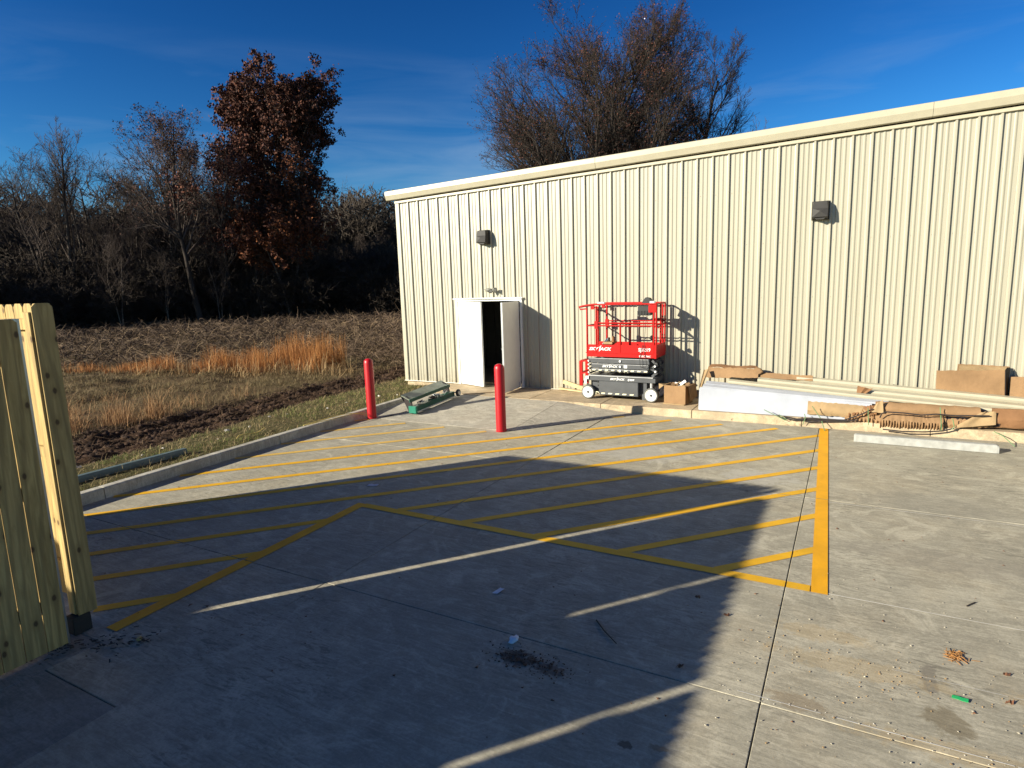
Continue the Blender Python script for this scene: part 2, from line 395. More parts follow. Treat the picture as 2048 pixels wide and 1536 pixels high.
gx = axis([(-900, -120, 60), (-120, -60, 6), (-60, -22, .8), (-22, -14.4, .2), (-14.4, -8.8, .055), (-8.8, 60, 5), (60, 900, 60)])
gy = axis([(-900, -60, 60), (-60, 1, 3), (1, 18, .075), (18, 32, .3), (32, 80, .9), (80, 200, 12), (200, 1200, 80)])
GX, GY = np.meshgrid(gx, gy, indexing='ij')
Z, MUD, FAR = land(GX, GY)
V = np.stack([GX, GY, Z], -1).reshape(-1, 3)
nx, ny = len(gx), len(gy)
I = (np.arange(nx-1)[:, None]*ny + np.arange(ny-1)[None, :]).ravel()
F = np.stack([I, I+ny, I+ny+1, I+1], 1)
nn = fbm(GX*.7, GY*.7, 4, 31)[..., None]; n2 = fbm(GX*3, GY*3, 3, 41)[..., None]
C = np.array([.085, .085, .03])*(1-n2*.5) + np.array([.12, .085, .05])*n2*.6
mudc = np.array([.060, .034, .021])*(.6+.8*n2)
farc = np.array([.145, .10, .052])*(.6+.8*nn)
olive = np.clip((nn-.5)*5, 0, 1); farc = farc*(1-olive*.6) + np.array([.115, .105, .045])*olive*.6
C = C*(1-FAR[..., None]) + farc*FAR[..., None]
band = np.clip((mud_lo(GY)-GX)/.6, 0, 1)[..., None]; C = C*(1-band) + farc*band
C = C*(1-MUD[..., None]) + mudc*MUD[..., None]
g = bigmesh('ground', V, F, M['ground'], C.reshape(-1, 3), smooth=True); tag(g, kind='structure')

# ------------------------------------------------------------------ pavement, slabs, markings
def kerbx(y): return -8.72 - .035*(y-4)
pv = MB().box(-8.80, 14, -14, 13.0, -.30, -.045).build('pavement', M['joint']); tag(pv, kind='structure')
G = .0038
xs = [(-8.70, -4.20), (-4.20, -.405), (-.405, 3.6), (3.6, 7.8), (7.8, 13.9)]
ys = [(-13.9, -8.5), (-8.5, -4.4), (-4.4, -.3), (-.3, 3.87), (3.87, 8.05), (8.05, 11.93)]
def slab(poly, mat='concrete', name='concrete_slab', z=0.0):
    mb = MB(); mb.prism(poly, (0, 0, z-.10), (1,0,0), (0,1,0), (0,0,.10))
    return mb.build(name, M[mat], pv, bevel=.004, seg=1)
def xj(x, y):   # the joints run very slightly off square
    return x - .004*(y-5)
for i, (a, b) in enumerate(xs):
    for j, (c, d) in enumerate(ys):
        x0, x1 = xj(a, c)+G, xj(b, c)-G; x2, x3 = xj(b, d)-G, xj(a, d)+G
        if i == 0: x0, x3 = -8.70, -8.99
        if i == 0 and j == 5: slab([(-8.90, c+G), (x1, c+G), (xj(b, 9.7)-G, 9.69), (-8.97, 9.69)]); continue
        if i == 0 and j == 3:
            slab([(-5.10, c+G), (x1, c+G), (x1, 1.965-G), (-5.10, 1.965-G)], 'padc') if False else None
            slab([(-5.10, 1.965+G), (x1, 1.965+G), (x2, d-G), (-5.10, d-G)])
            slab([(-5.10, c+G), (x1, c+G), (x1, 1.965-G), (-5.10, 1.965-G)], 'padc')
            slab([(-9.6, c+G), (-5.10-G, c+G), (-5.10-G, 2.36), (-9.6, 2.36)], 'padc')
            slab([(-8.70, 2.36+G), (-5.10-G, 2.36+G), (-5.10-G, d-G), (-8.75, d-G)]); continue
        if i == 1 and j == 5:   # the ramp flare cuts this slab
            slab([(x0, c+G), (x1, c+G), (x2, 11.93), (-3.80, 11.93), (-4.20+G, 11.35)]); continue
        slab([(x0, c+G), (x1, c+G), (x2, d-G), (x3, d-G)])
slab([(-5.45, 9.69+G), (-4.22, 9.69+G), (-4.22, 11.32)], z=-.001)

# entrance ramp between the bollards
rp = MB(); rp.add([(-8.93, 9.70, .002), (-5.46, 9.70, .002), (-5.46, 11.93, .148), (-9.02, 11.93, .148), (-8.93, 9.70, -.1), (-5.46, 9.70, -.1), (-5.46, 11.93, -.1), (-9.02, 11.93, -.1)],
       [(0,1,2,3), (4,7,6,5), (0,4,5,1), (1,5,6,2), (2,6,7,3), (3,7,4,0)])
r = rp.build('ramp_slab', M['ramp'], pv)
rp = MB(); rp.add([(-5.45, 9.72, .003), (-3.82, 11.93, .003), (-5.45, 11.93, .148), (-5.45, 9.72, -.1), (-3.82, 11.93, -.1), (-5.45, 11.93, -.1)],
       [(0,1,2), (3,5,4), (0,3,4,1), (1,4,5,2), (2,5,3,0)])
rp.build('ramp_flare', M['ramp'], pv)

# sidewalk along the building
sw = MB().box(-9.0, 9, 11.97, 13.28, -.3, .10).build('sidewalk', M['joint']); tag(sw, kind='structure')
jx = [-9.02, -6.2, -4.53, -2.66, -.72, 1.2, 3.1, 5.0, 7.0, 9.0]
for a, b in zip(jx[:-1], jx[1:]):
    MB().prism([(11.945, -.02), (11.965, .150), (13.27, .152), (13.27, .05), (11.99, -.02)], (a+.005, 0, 0), (0,1,0), (0,0,1), (b-a-.01, 0, 0)).build('walk_slab', M['walk'], sw, bevel=.006, seg=2)

# kerb by the grass
kb = empty('kerb', (-8.8, 6, 0)); tag(kb, kind='structure')
cut = [2.46, 4.36, 7.4, 10.45, 13.0]
for a, b in zip(cut[:-1], cut[1:]):
    a2, b2 = a+.004, b-.004
    P = []
    for y in (a2, b2):
        x = kerbx(y); P.append([(x, y, -.05), (x-.012, y, .135), (x-.03, y, .152), (x-.15, y, .152), (x-.16, y, .135), (x-.16, y, -.2)])
    n = 6; k = MB(); k.add(P[0]+P[1], [tuple(range(n)), tuple(range(2*n-1, n-1, -1))]+[(i, (i+1) % n, n+(i+1) % n, n+i) for i in range(n)])
    k.build('kerb_segment', M['kerb'], kb, bevel=.004, seg=1)

# painted hatching: strips 4 mm above the slabs, interrupted where a joint crosses
def clip(poly, a, b, c):   # keep a*x+b*y >= c
    o = []
    for i in range(len(poly)):
        p, q = poly[i], poly[(i+1) % len(poly)]; dp = a*p[0]+b*p[1]-c; dq = a*q[0]+b*q[1]-c
        if dp >= 0: o.append(p)
        if dp*dq < 0: t = dp/(dp-dq); o.append((p[0]+(q[0]-p[0])*t, p[1]+(q[1]-p[1])*t))
    return o
def paintstrip(poly, mat, name='hatch_line', z=.004):
    pcs = [poly]
    for (a, b, c) in [(1, .004, -.405+.02), (1, .004, -4.20+.02), (0, 1, 3.87), (0, 1, 8.05)]:
        nx_ = []
        for p in pcs:
            for s in (1, -1):
                k = clip(p, s*a, s*b, s*c + .006)
                if len(k) > 2: nx_.append(k)
        pcs = nx_
    mb = MB()
    for p in pcs:
        n = len(p); mb.add([(x, y, z) for x, y in p], [tuple(range(n))])
    if mb.v: return mb.build(name, M[mat], pv)
def seg(p, q, wd):
    d = Vector((q[0]-p[0], q[1]-p[1])); d.normalize(); n = Vector((-d.y, d.x))*wd/2
    return [(p[0]+n.x, p[1]+n.y), (p[0]-n.x, p[1]-n.y), (q[0]-n.x, q[1]-n.y), (q[0]+n.x, q[1]+n.y)]
def wide_x(y): return -.40 + (11.90-y)*.034
paintstrip([(-.43, 11.88), (-.205, 5.55), (-.075, 5.55), (-.292, 11.88)], 'yellow2', z=.0065)
paintstrip(seg((-5.29, 5.60), (-.215, 5.61), .12), 'yellow', z=.0055)
paintstrip(seg((-5.33, 5.64), (-5.21, 2.50), .14), 'yellow2', z=.006)
MS = 1.075
def ok(x, y):
    if x > wide_x(y)+.02 or x < kerbx(y)+.03: return False
    if y > 11.62 or y < 2.62: return False
    if x > -5.27 and y < 5.64: return False
    if x < -3.85 and y > 9.66 + max(0, (x+5.5))*1.34 - .12: return False
    return True
for k in range(-3, 14):
    c = 6.72 + 1.012*k
    xsn = np.linspace(-9, 0, 1800); inside = [ok(x, MS*x+c) for x in xsn]
    st = None
    for x, f in zip(list(xsn)+[1], inside+[False]):
        if f and st is None: st = x
        if not f and st is not None:
            if px - st > .12:
                y = MS*st+c; paintstrip(seg((st, MS*st+c), (px, MS*px+c), .112), 'yellow' if k < 6 else ('yellow' if k < 9 else 'yellow3'))
            st = None
        px = x
for yy, x0, x1, wd in ((5.58, -.07, 7, .009), (7.98, -1.0, 7, .009), (3.93, -.55, 7, .008), (4.62, .35, 6, .004)):
    mb = MB()
    rr = random.Random(int(yy*100)); x = x0
    while x < x1:
        L = rr.uniform(.25, .9)
        mb.add([(x, yy-wd/2*rr.uniform(.4, 1), .0035), (x+L, yy-wd/2*rr.uniform(.5, 1), .0035), (x+L, yy+wd/2, .0035), (x, yy+wd/2, .0035)], [(0,1,2,3)])
        x += L + (rr.uniform(0, .03) if rr.random() < .6 else rr.uniform(.02, .12))
    mb.build('chalk_line', M['chalk'], pv)

# ------------------------------------------------------------------ metal building
WY = 13.27
bl = empty('metal_building', (-2, WY, 0), 'long tan ribbed steel building with open double doors behind the striped pavement', 'building')
def trimz(x): return 5.155 + .0288*x
X0, X1 = -10.62, 9.6
FND = MB().box(X0+.02, X1, WY+.02, WY+14, -.6, .165).build('foundation', M['walk'], bl)
DX0, DX1, DZ = -8.86, -6.99, 2.305
# one-foot profile: major rib then two minor ribs; each panel is three feet
def prof(x0, n):
    pts = []
    for i in range(n):
        b = x0 + i*.3048
        pts += [(b, 0), (b+.008, -.002), (b+.022, -.038), (b+.050, -.038), (b+.063, 0)]
        for c in (.138, .224): pts += [(b+c-.026, 0), (b+c-.012, -.010), (b+c+.006, -.010), (b+c+.026, 0)]
    pts.append((x0+n*.3048, 0)); return pts
def panel(x0, n, z0=.158, zfun=trimz, clipx=None):
    pts = prof(x0, n)
    if clipx: pts = [p for p in pts if clipx[0]-1e-4 <= p[0] <= clipx[1]+1e-4]
    if clipx and pts[0][0] > clipx[0]+.002: pts = [(clipx[0], 0)]+pts
    if clipx and pts[-1][0] < clipx[1]-.002: pts = pts+[(clipx[1], 0)]
    vs = []; 
    for x, y in pts: vs += [(x, WY+y, z0), (x, WY+y, zfun(x)-.01)]
    for x, y in pts: vs += [(x, WY+y+.004, z0), (x, WY+y+.004, zfun(x)-.01)]
    N = len(pts); fs = [(2*i, 2*i+2, 2*i+3, 2*i+1) for i in range(N-1)] + [(2*N+2*i, 2*N+2*i+1, 2*N+2*i+3, 2*N+2*i+2) for i in range(N-1)]
    fs += [(2*i, 2*N+2*i, 2*N+2*i+2, 2*i+2) for i in range(N-1)]
    mb = MB(); mb.add(vs, fs); return mb.build('wall_panel', M['siding'], bl)
RX = -10.503 - .068 - .0 
k = 0
x = RX - .3048*0
while x < X1 - .2:
    xe = x + .9144 - .002
    if xe < DX0 or x > DX1: panel(x, 3, clipx=(x, xe))
    else:
        if x < DX0: panel(x, 3, clipx=(x, DX0))
        a, b = max(x, DX0), min(xe, DX1); panel(x, 3, z0=DZ, clipx=(a, b))
        if xe > DX1: panel(x, 3, clipx=(DX1, xe))
    x += .9144; k += 1
# the rest of the shell
MB().box(X0+.0, X0+.03, WY+.03, WY+14, .165, 5.0).build('side_wall', M['siding'], bl)
MB().box(X0+.03, X1, WY+13.9, WY+14, .165, 5.2).build('rear_wall', M['siding'], bl)
MB().box(X1-.02, X1+.02, WY+.03, WY+13.9, .165, 5.35).build('side_wall', M['siding'], bl)
mb = MB(); za, zb = trimz(X0)+.08, trimz(X1)+.08
mb.add([(X0-.1, WY-.03, za), (X1+.1, WY-.03, zb), (X1+.1, WY+14.1, zb), (X0-.1, WY+14.1, za), (X0-.1, WY-.03, za+.04), (X1+.1, WY-.03, zb+.04), (X1+.1, WY+14.1, zb+.04), (X0-.1, WY+14.1, za+.04)],
       [(0,3,2,1), (4,5,6,7), (0,1,5,4), (1,2,6,5), (2,3,7,6), (3,0,4,7)]); mb.build('roof', M['trim'], bl)
# inner liner right behind the panels keeps the room dark, with vertical ribs on the far side
mb = MB()
for i in range(26): mb.box(-11+i*.35, -11+i*.35+.06, WY+3.0, WY+3.05, .17, 4.4)
mb.box(-10.5, -2, WY+3.05, WY+3.1, .17, 4.6); mb.build('inner_partition', M['inside'], bl)
MB().box(-10.5, -2, WY+.35, WY+3, .166, .172).build('inner_floor', M['insidefloor'], bl)
# corner, base and eave trims
MB().prism([(0, 0), (.10, 0), (.10, -.036), (-.012, -.036), (-.012, .12), (0, .12)], (X0, WY-.001, .15), (1,0,0), (0,1,0), (0,0,4.66)).build('corner_trim', M['trim'], bl)
for a, b in ((X0-.03, DX0-.01), (DX1+.01, X1)):
    MB().prism([(0, 0), (-.045, 0), (-.050, -.012), (-.004, -.026), (0, -.026)], (a, WY-.003, .172), (0,1,0), (0,0,1), (b-a, 0, 0)).build('base_trim', M['trim'], bl)
mb = MB()   # j-trim strip under the rake
def sl_beam(mb, x0, x1, y0, y1, dz0, dz1):
    mb.add([(x, y, trimz(x)+dz) for x in (x0, x1) for y in (y0, y1) for dz in (dz0, dz1)], [(0,1,3,2), (4,6,7,5), (0,4,5,1), (2,3,7,6), (0,2,6,4), (1,5,7,3)])
sl_beam(mb, X0-.02, X1, WY-.055, WY+.0, -.035, .022); mb.build('j_trim', M['trim'], bl, bevel=.004, seg=1)
sl_beam(MB(), 0, 1, 0, 1, 0, 1)
def rake(x0, x1):
    pr = [(0, .055), (-.085, .048), (-.115, .062), (-.155, .175), (-.150, .275), (-.135, .288), (0, .300)]
    n = len(pr); vs = [(x, WY+a, trimz(x)+b) for x in (x0, x1) for a, b in pr]
    m_ = MB(); m_.add(vs, [tuple(range(n)), tuple(range(2*n-1, n-1, -1))]+[(i, (i+1) % n, n+(i+1) % n, n+i) for i in range(n)])
    return m_.build('rake_trim', M['trim'], bl, bevel=.003, seg=1)
for a, b in ((-10.86, -5.05), (-5.046, 1.0), (1.004, 9.7)): rake(a, b)
# screw heads on the ribs (a few pixels of relief)
rr = random.Random(5); mb = MB()
x = RX
while x < X1:
    for z in (1.1, 2.25, 3.3, 4.3):
        if DX0-.1 < x+.1 < DX1+.1 and z < 2.4: continue
        mb.cyl((x+.098, WY-.001, z), (x+.098, WY-.008, z), .007, n=6)
    x += .3048
s = mb.build('screws', M['siding'], bl); tag(s, kind='stuff')
# door frame: proud of the ribs
fr = MB(); fr.box(DX0-.012, DX0+.045, WY-.055, WY+.14, .152, DZ+.012); fr.box(DX1-.045, DX1+.012, WY-.055, WY+.14, .152, DZ+.012)
fr.box(DX0+.045, DX1-.045, WY-.055, WY+.14, DZ-.04, DZ+.012)
fr.build('door_frame', M['white'], bl, bevel=.003)
MB().prism([(0, 0), (-.085, -.01), (-.088, -.028), (0, -.028)], (DX0-.05, WY-.034, DZ+.045), (0,1,0), (0,0,1), (DX1-DX0+.10, 0, 0)).build('drip_cap', M['white'], bl)
MB().box(DX0+.045, DX1-.045, WY-.04, WY+.14, .153, .168).build('threshold', M['steel'], bl)
def leaf(hx, ang, sgn):
    hp = Vector((hx, WY-.058, 0)); d = Vector((math.cos(R(ang)), math.sin(R(ang)), 0)); nrm = Vector((-d.y, d.x, 0))*sgn
    o = MB().obox(hp + d*.455 + nrm*.022 + Vector((0, 0, (.175+DZ-.05)/2)), d*.452, nrm*.022, (0, 0, (DZ-.05-.175)/2)).build('door_leaf', M['doorpaint'], bl, bevel=.002)
    z0, z1 = .175, DZ-.05
    MB().obox(hp + d*.908 + nrm*.022 + Vector((0, 0, (z0+z1)/2)), d*.0025, nrm*.0215, (0, 0, (z1-z0)/2)).build('edge_channel', M['silver'], o)
    for z in (.36, 1.22, 2.06):
        MB().cyl(hp+Vector((0, -.004, z-.055)), hp+Vector((0, -.004, z+.055)), .011, n=8).build('hinge', M['steel'], o)
    return o, hp, d, nrm
for xx in (DX0+.046, DX1-.052):
    MB().box(xx, xx+.006, WY-.0575, WY+.10, .17, DZ-.042).build('jamb_gap_shade', M['black'], bl)  # black strips stand in for the shade in the hinge gaps
lo, hp, d, nrm = leaf(DX0+.062, -20, 1)
MB().obox(hp+d*.80+Vector((0, 0, .30))-nrm*.004, d*.02, nrm*.003, (0,0,.06)).build('flush_bolt', M['silver'], lo)
ro, hp, d, nrm = leaf(DX1-.062, -86.4, -1)
MB().lathe([(0, 0), (0, .046), (.012, .046), (.018, .030), (.02, 0)], hp+d*.845+Vector((0, 0, 1.19))+nrm*.046, nrm, 16).build('lock_plate', M['white'], ro)
MB().cyl(hp+d*.845+Vector((0, 0, 1.19))+nrm*.064, hp+d*.845+Vector((0, 0, 1.19))+nrm*.072, .014, n=10).build('lock_bore', M['black'], ro)
MB().obox(hp+d*.12+Vector((0, 0, .26))-nrm*.008, d*.010, nrm*.008, (0,0,.045)).build('door_holder', M['silver'], ro)

# wall pack lights
def wallpack(x, z, label):
    t = empty('wall_light', (x, WY-.03, z), label, 'wall light', 'dark wall pack lights high on the tan wall')
    MB().box(x-.15, x+.15, WY-.062, WY-.034, z-.17, z+.17).build('back_plate', M['bronze'], t, bevel=.006)
    y0, y1 = WY-.062, WY-.235
    hw = .135
    v = [(x-hw, y0, z+.16), (x+hw, y0, z+.16), (x-.11, y1+.05, z+.155), (x+.11, y1+.05, z+.155),
         (x-.13, y1+.02, z+.03), (x+.13, y1+.02, z+.03), (x, y1-.012, z-.02), (x-.13, y1-.002, z-.13), (x+.13, y1+.0, z-.13),
         (x-hw, y0, z-.16), (x+hw, y0, z-.16)]
    f = [(0,2,3,1), (2,4,6,5,3), (4,7,6), (5,6,8), (6,7,8), (7,9,10,8), (0,9,7,4), (0,4,2), (1,3,5), (1,5,8,10), (0,1,10,9)]
    MB().add(v, f).build('housing', M['bronze'], t, bevel=.004, seg=1)
    MB().prism([(-.10, 0), (.10, 0), (.06, -.035), (-.06, -.035)], (x, y1+.03, z-.135), (1,0,0), (0,0,1), (0, .10, 0)).build('lens', M['bronze'], t)
wallpack(-7.95, 3.80, 'dark wall pack light high above the open double doors')
wallpack(-.64, 3.84, 'dark wall pack light high on the wall right of the scissor lift')
t = empty('security_light', (-7.85, WY-.04, 2.52), 'small grey twin head light fixture just above the double doors', 'light fixture')
MB().lathe([(0, .05), (.03, .05), (.045, .03), (.05, 0)], (-7.90, WY-.034, 2.53), (0,-1,0), 14).build('base_plate', M['greyplastic'], t)
for sx_, dv in ((-7.80, Vector((.65, -.55, -.5))), (-7.70, Vector((.9, -.2, -.15)))):
    dv.normalize(); c = Vector((sx_, WY-.13, 2.54))
    MB().cyl((-7.90, WY-.08, 2.53), c, .012, n=8).build('arm', M['greyplastic'], t)
    hd = MB().lathe([(-.045, 0), (-.045, .026), (.0, .040), (.06, .062), (.063, .058), (.045, 0)], c, dv, 14).build('lamp_head', M['greyplastic'], t)
    MB().lathe([(0, .0), (0, .055)], c+dv*.058, dv, 14).build('lamp_glass', M['glass'], hd)
MB().tube([(-7.93, WY-.05, 2.53), (-8.0, WY-.07, 2.55), (-8.06, WY-.06, 2.53)], .007, 6).build('sensor_stem', M['greyplastic'], t)

# ------------------------------------------------------------------ bollards
def bollard(x, y, label):
    t = empty('bollard', (x, y, 0), label, 'bollard', 'red bollards at the foot of the entrance ramp')
    pr = [(0, 0), (0, .094), (1.16, .094), (1.205, .088), (1.235, .066), (1.25, .034), (1.254, 0)]
    MB().lathe(pr, (x, y, .002), (0,0,1), 32).build('sleeve', M['red'], t, smooth='auto')
    MB().lathe([(0, .100), (.012, .100), (.014, .094)], (x, y, .003), (0,0,1), 32).build('base_ring', M['red'], t, smooth='auto')
bollard(-8.70, 9.66, 'red bollard at the end of the grass kerb, left one')
bollard(-5.60, 9.66, 'red bollard standing in front of the open double doors')

exec_parts = []
# ------------------------------------------------------------------ timber dumpster enclosure
def board_mesh(wd, h, th=.016, ear=.028):
    mb = MB(); mb.prism([(-wd/2, 0), (wd/2, 0), (wd/2, h-ear), (wd/2-ear, h), (-wd/2+ear, h), (-wd/2, h-ear)], (0, -th/2, 0), (1,0,0), (0,0,1), (0, th, 0))
    o = mb.build('board', M['wood'], bevel=.0015, seg=1); me = o.data; bpy.data.objects.remove(o); return me
bm_gate = board_mesh(.1365, 2.53); bm_fence = board_mesh(.139, 2.50)
def wfence(name, label, cat, p, q, z0, me, step, group=None, rail_side=1, rails=(.35, 1.3, 2.36), posts=(), gaps=(), railgap=.0, tilt=0):
    p = Vector((p[0], p[1], 0)); q = Vector((q[0], q[1], 0)); d = (q-p); L = d.length; d.normalize(); ang = math.atan2(d.y, d.x)
    t = empty(name, p, label, cat, group); n = Vector((-d.y, d.x, 0))*rail_side; rr = random.Random(hash(label) % 1000 if False else len(label))
    N = int(L/step); stp = L/N
    for i in range(N):
        s = (i+.5)*stp; c = p + d*s
        place('board', me, c - p + Vector((0, 0, z0 + rr.uniform(-.004, .004))), t, (rr.uniform(-.002, .002), 0, ang + rr.uniform(-.008, .008)))
    for z in rails:
        MB().beam(p + d*.02 + n*.030 + Vector((0,0,z)), q - d*.02 + n*.030 + Vector((0,0,z)), .038, .088).build('rail', M['wood'], t, bevel=.003, seg=1)
    for s in posts:
        c = p + d*s + n*.094; MB().box(c.x-.045, c.x+.045, c.y-.045, c.y+.045, .0, 2.50).build('post', M['wood'], t, bevel=.003, seg=1)
    return t
# north fence (runs west from the corner post), its inner face is lit
fn = wfence('wooden_fence', 'sunlit new pine picket fence panel seen behind the shaded gate boards', 'fence', (-5.43, 2.522), (-9.36, 2.522), .16, bm_fence, .1425, rail_side=1, rails=(.45, 1.45, 2.50), posts=(1.9, 3.6))
# corner post, its trim board, sleeve
cp = empty('corner_post', (-5.45, 2.40, 0), 'tall pine end board and post with black foot right of the gate', 'fence post')
MB().box(-5.497, -5.412, 2.352, 2.442, .16, 2.60).build('post', M['wood'], cp, bevel=.003, seg=1)
place('board', board_mesh(.143, 2.52), (.05, .040, .145), cp, (0, 0, R(90)))
MB().box(-5.490, -5.375, 2.312, 2.447, .004, .150).build('post_foot', M['black'], cp, bevel=.004)
# gates along x = -5.27, an unseen post behind is added to block light
grp = 'pine gate leaves of the enclosure'
GXp = -5.272
g1 = wfence('wooden_gate', 'shaded pine picket gate leaf at the left edge, next to the end board', 'gate', (GXp, 2.215), (GXp, .215), .03, bm_gate, .1395, grp, -1, (.40, 1.30, 2.30))
g2 = wfence('wooden_gate', 'second pine gate leaf beyond the left edge of the picture', 'gate', (GXp, .145), (GXp, -1.60), .03, bm_gate, .1395, grp, -1, (.40, 1.30, 2.30))
g3 = wfence('wooden_gate', 'third pine gate leaf farthest along the enclosure outside the picture', 'gate', (GXp, -1.68), (GXp, -3.7), .03, bm_gate, .1395, grp, -1, (.40, 1.30, 2.30))
tag(MB().box(-5.41, -5.305, 2.14, 2.243, .004, 2.56).build('light_stop_post', M['steel']), 'unseen square post added behind the left gate leaf to narrow the light slit', 'post')  # unseen, widened to cut stray light beside the gate
for gg, yy in ((g1, .18), (g2, -1.64)):
    MB().box(GXp-.030, GXp-.010, yy-.055, yy+.055, .06, 1.92).build('astragal', M['wood'], gg)
wf = wfence('wooden_fence', 'pine picket fence closing the far west side of the enclosure', 'fence', (-9.38, 2.46), (-9.38, -3.5), .12, bm_fence, .1425, rail_side=1, posts=(2.0, 4.0))

# ------------------------------------------------------------------ scissor lift
LX, LY, LZ = -4.28, 12.82, .152
def text(s, size, loc, mat, parent, shear=0, ext=.001, off=0, sx=1, name='lettering'):
    cu = bpy.data.curves.new(name, 'FONT'); cu.body = s; cu.size = size; cu.extrude = ext; cu.shear = shear; cu.offset = off; cu.resolution_u = 2
    o = bpy.data.objects.new(name, cu); col.objects.link(o)
    me = bpy.data.meshes.new_from_object(o); bpy.data.objects.remove(o)
    me.materials.clear(); me.materials.append(mat); me.name = name
    q = bpy.data.objects.new(name, me); col.objects.link(q); q.parent = parent
    q.location = Vector(loc) - wloc(parent); q.rotation_euler = (R(90), 0, 0); q.scale = (sx, 1, 1)
    return q
lf = empty('scissor_lift', (LX, LY, LZ), 'red and grey electric scissor lift parked against the tan wall', 'scissor lift')
yf, yb = 12.42, 13.10           # front and rear faces
def z(h): return LZ + h
# wheels
for wx, wy, front in ((-4.99, 12.44, 1), (-3.60, 12.44, 1), (-4.99, 13.05, 0), (-3.60, 13.05, 0)):
    c = Vector((wx, wy-.03, z(.152))); ax = Vector((0, 1, 0))
    wl = MB().lathe([(0, .105), (0, .140), (.012, .150), (.100, .150), (.115, .138), (.115, .09)], c, ax, 32).build('wheel', M['tyre'], lf, smooth='auto')
    MB().lathe([(.012, .0), (.012, .080), (.004, .100), (-.002, .112), (-.002, .119), (.01, .120)], c, ax, 32).build('rim', M['rim'], wl, smooth='auto')
    MB().cyl(c+Vector((0, -.008, 0)), c+Vector((0, .03, 0)), .024, n=12).build('hub', M['liftgrey'], wl)
# chassis
mb = MB(); mb.box(-5.03, -3.51, yf+.02, yb-.02, z(.405), z(.500)); ch = mb.build('chassis', M['liftgrey'], lf, bevel=.006)
MB().box(-4.98, -3.56, yf+.005, yf+.05, z(.505), z(.525)).build('chassis_lip', M['silver'], lf)
MB().box(-4.97, -3.7, yf+.14, yb-.12, z(.10), z(.405)).build('battery_frame', M['liftgrey'], lf, bevel=.01)
dr = MB().box(-4.735, -3.87, yf-.005, yf+.13, z(.105), z(.402)).build('tray_door', M['liftgrey'], lf, bevel=.008)
for i in range(5):
    x = -4.69 + i*.158; MB().prism([(0, 0), (.085, 0), (.10, .026), (.015, .026)], (x, yf-.0065, z(.128)), (1,0,0), (0,0,1), (0, -.001, 0)).build('hazard_mark', M['hazard'], dr)
MB().cyl((-4.76, yf+.01, z(.37)), (-4.76, yf+.04, z(.37)), .018).build('port', M['black'], lf)
MB().cyl((-4.76, yf+.01, z(.30)), (-4.76, yf+.04, z(.30)), .014).build('port', M['black'], lf)
MB().tube([(-4.80, yf, z(.11)), (-4.79, yf-.02, z(.17)), (-4.73, yf-.025, z(.16)), (-4.72, yf-.01, z(.12))], .010, 6).build('tie_ring', M['hazard'], lf)
mb = MB()
for x in (-3.74, -3.60): mb.box(x-.035, x+.035, yf+.06, yf+.16, z(.10) if x < -3.7 else z(.31), z(.41))
mb.build('axle_bracket', M['liftgrey'], lf); MB().cyl((-3.60, yf+.05, z(.30)), (-3.60, yf+.05, z(.40)), .03).build('steering_pin', M['silver'], lf)
MB().box(-3.80, -3.74, yf+.05, yf+.09, z(.03), z(.16)).build('pothole_guard', M['liftgrey'], lf)
for x0_, x1_ in ((-5.04, -4.97),): MB().box(x0_, x1_, yf-.004, yf+.02, z(.44), z(.50)).build('corner_decal', M['decal'], lf)
MB().box(-5.08, -5.03, yf+.02, yf+.06, z(.33), z(.43)).build('lamp', M['decal'], lf)
# stacked scissor arms seen from the side: three beams with lighter top edges
arm = [(.61, .665, -4.93, -3.67), (.675, .775, -4.92, -3.655), (.785, .895, -4.985, -3.64)]
for i, (a, b, xa, xb) in enumerate(arm):
    o = MB().box(xa, xb, yf+.03+.004*i, yf+.085, z(a), z(b)).build('scissor_arm', M['liftgrey'], lf, bevel=.008)
    MB().box(xa, xb, yb-.085, yb-.03, z(a), z(b)).build('scissor_arm', M['liftgrey'], lf, bevel=.008)
    MB().box(xa+.02, xb-.02, yf+.022+.004*i, yf+.03+.004*i, z(b-.014), z(b-.004)).build('arm_rib', M['silver'], o)
    for px_ in ((-4.27,) if i != 1 else (-4.27,)):
        MB().cyl((px_, yf+.012, z((a+b)/2)), (px_, yf+.03, z((a+b)/2)), .022, n=14).build('pivot_pin', M['decal'], o)
for i in range(9):
    x = -4.90 + i*.142
    MB().prism([(0, 0), (.07, 0), (.085, .026), (.015, .026)], (x, yf+.028, z(.625)), (1,0,0), (0,0,1), (0, -.001, 0)).build('hazard_mark', M['hazard'], lf)
MB().box(-4.19, -4.12, yf+.0325, yf+.034, z(.695), z(.76)).build('notice_decal', M['decal'], lf)
# right end of the scissor pack: zigzag links between front and rear arms
mb = MB()
zz = [(.53, -3.60), (.62, -3.50), (.70, -3.62), (.78, -3.50), (.87, -3.60)]
for yy in (yf+.10, yf+.30, yb-.30, yb-.10):
    for (a, xa), (b, xb) in zip(zz[:-1], zz[1:]): mb.beam((xa, yy, z(a)), (xb, yy, z(b)), .05, .05)
mb.build('link_ends', M['liftgrey'], lf)
for a, xa in ((.645, -3.50), (.755, -3.51)):
    MB().cyl((xa-.02, yf+.03, z(a)), (xa-.02, yf+.075, z(a)), .020, n=12).build('pivot_pin', M['decal'], lf)
mb = MB()
for a in (.56, .66, .74, .84): mb.cyl((-4.96, yf+.04, z(a)), (-4.96, yb-.04, z(a)), .02, n=8); mb.cyl((-3.56, yf+.06, z(a)), (-3.56, yb-.06, z(a)), .022, n=8)
mb.build('cross_tube', M['liftgrey'], lf)
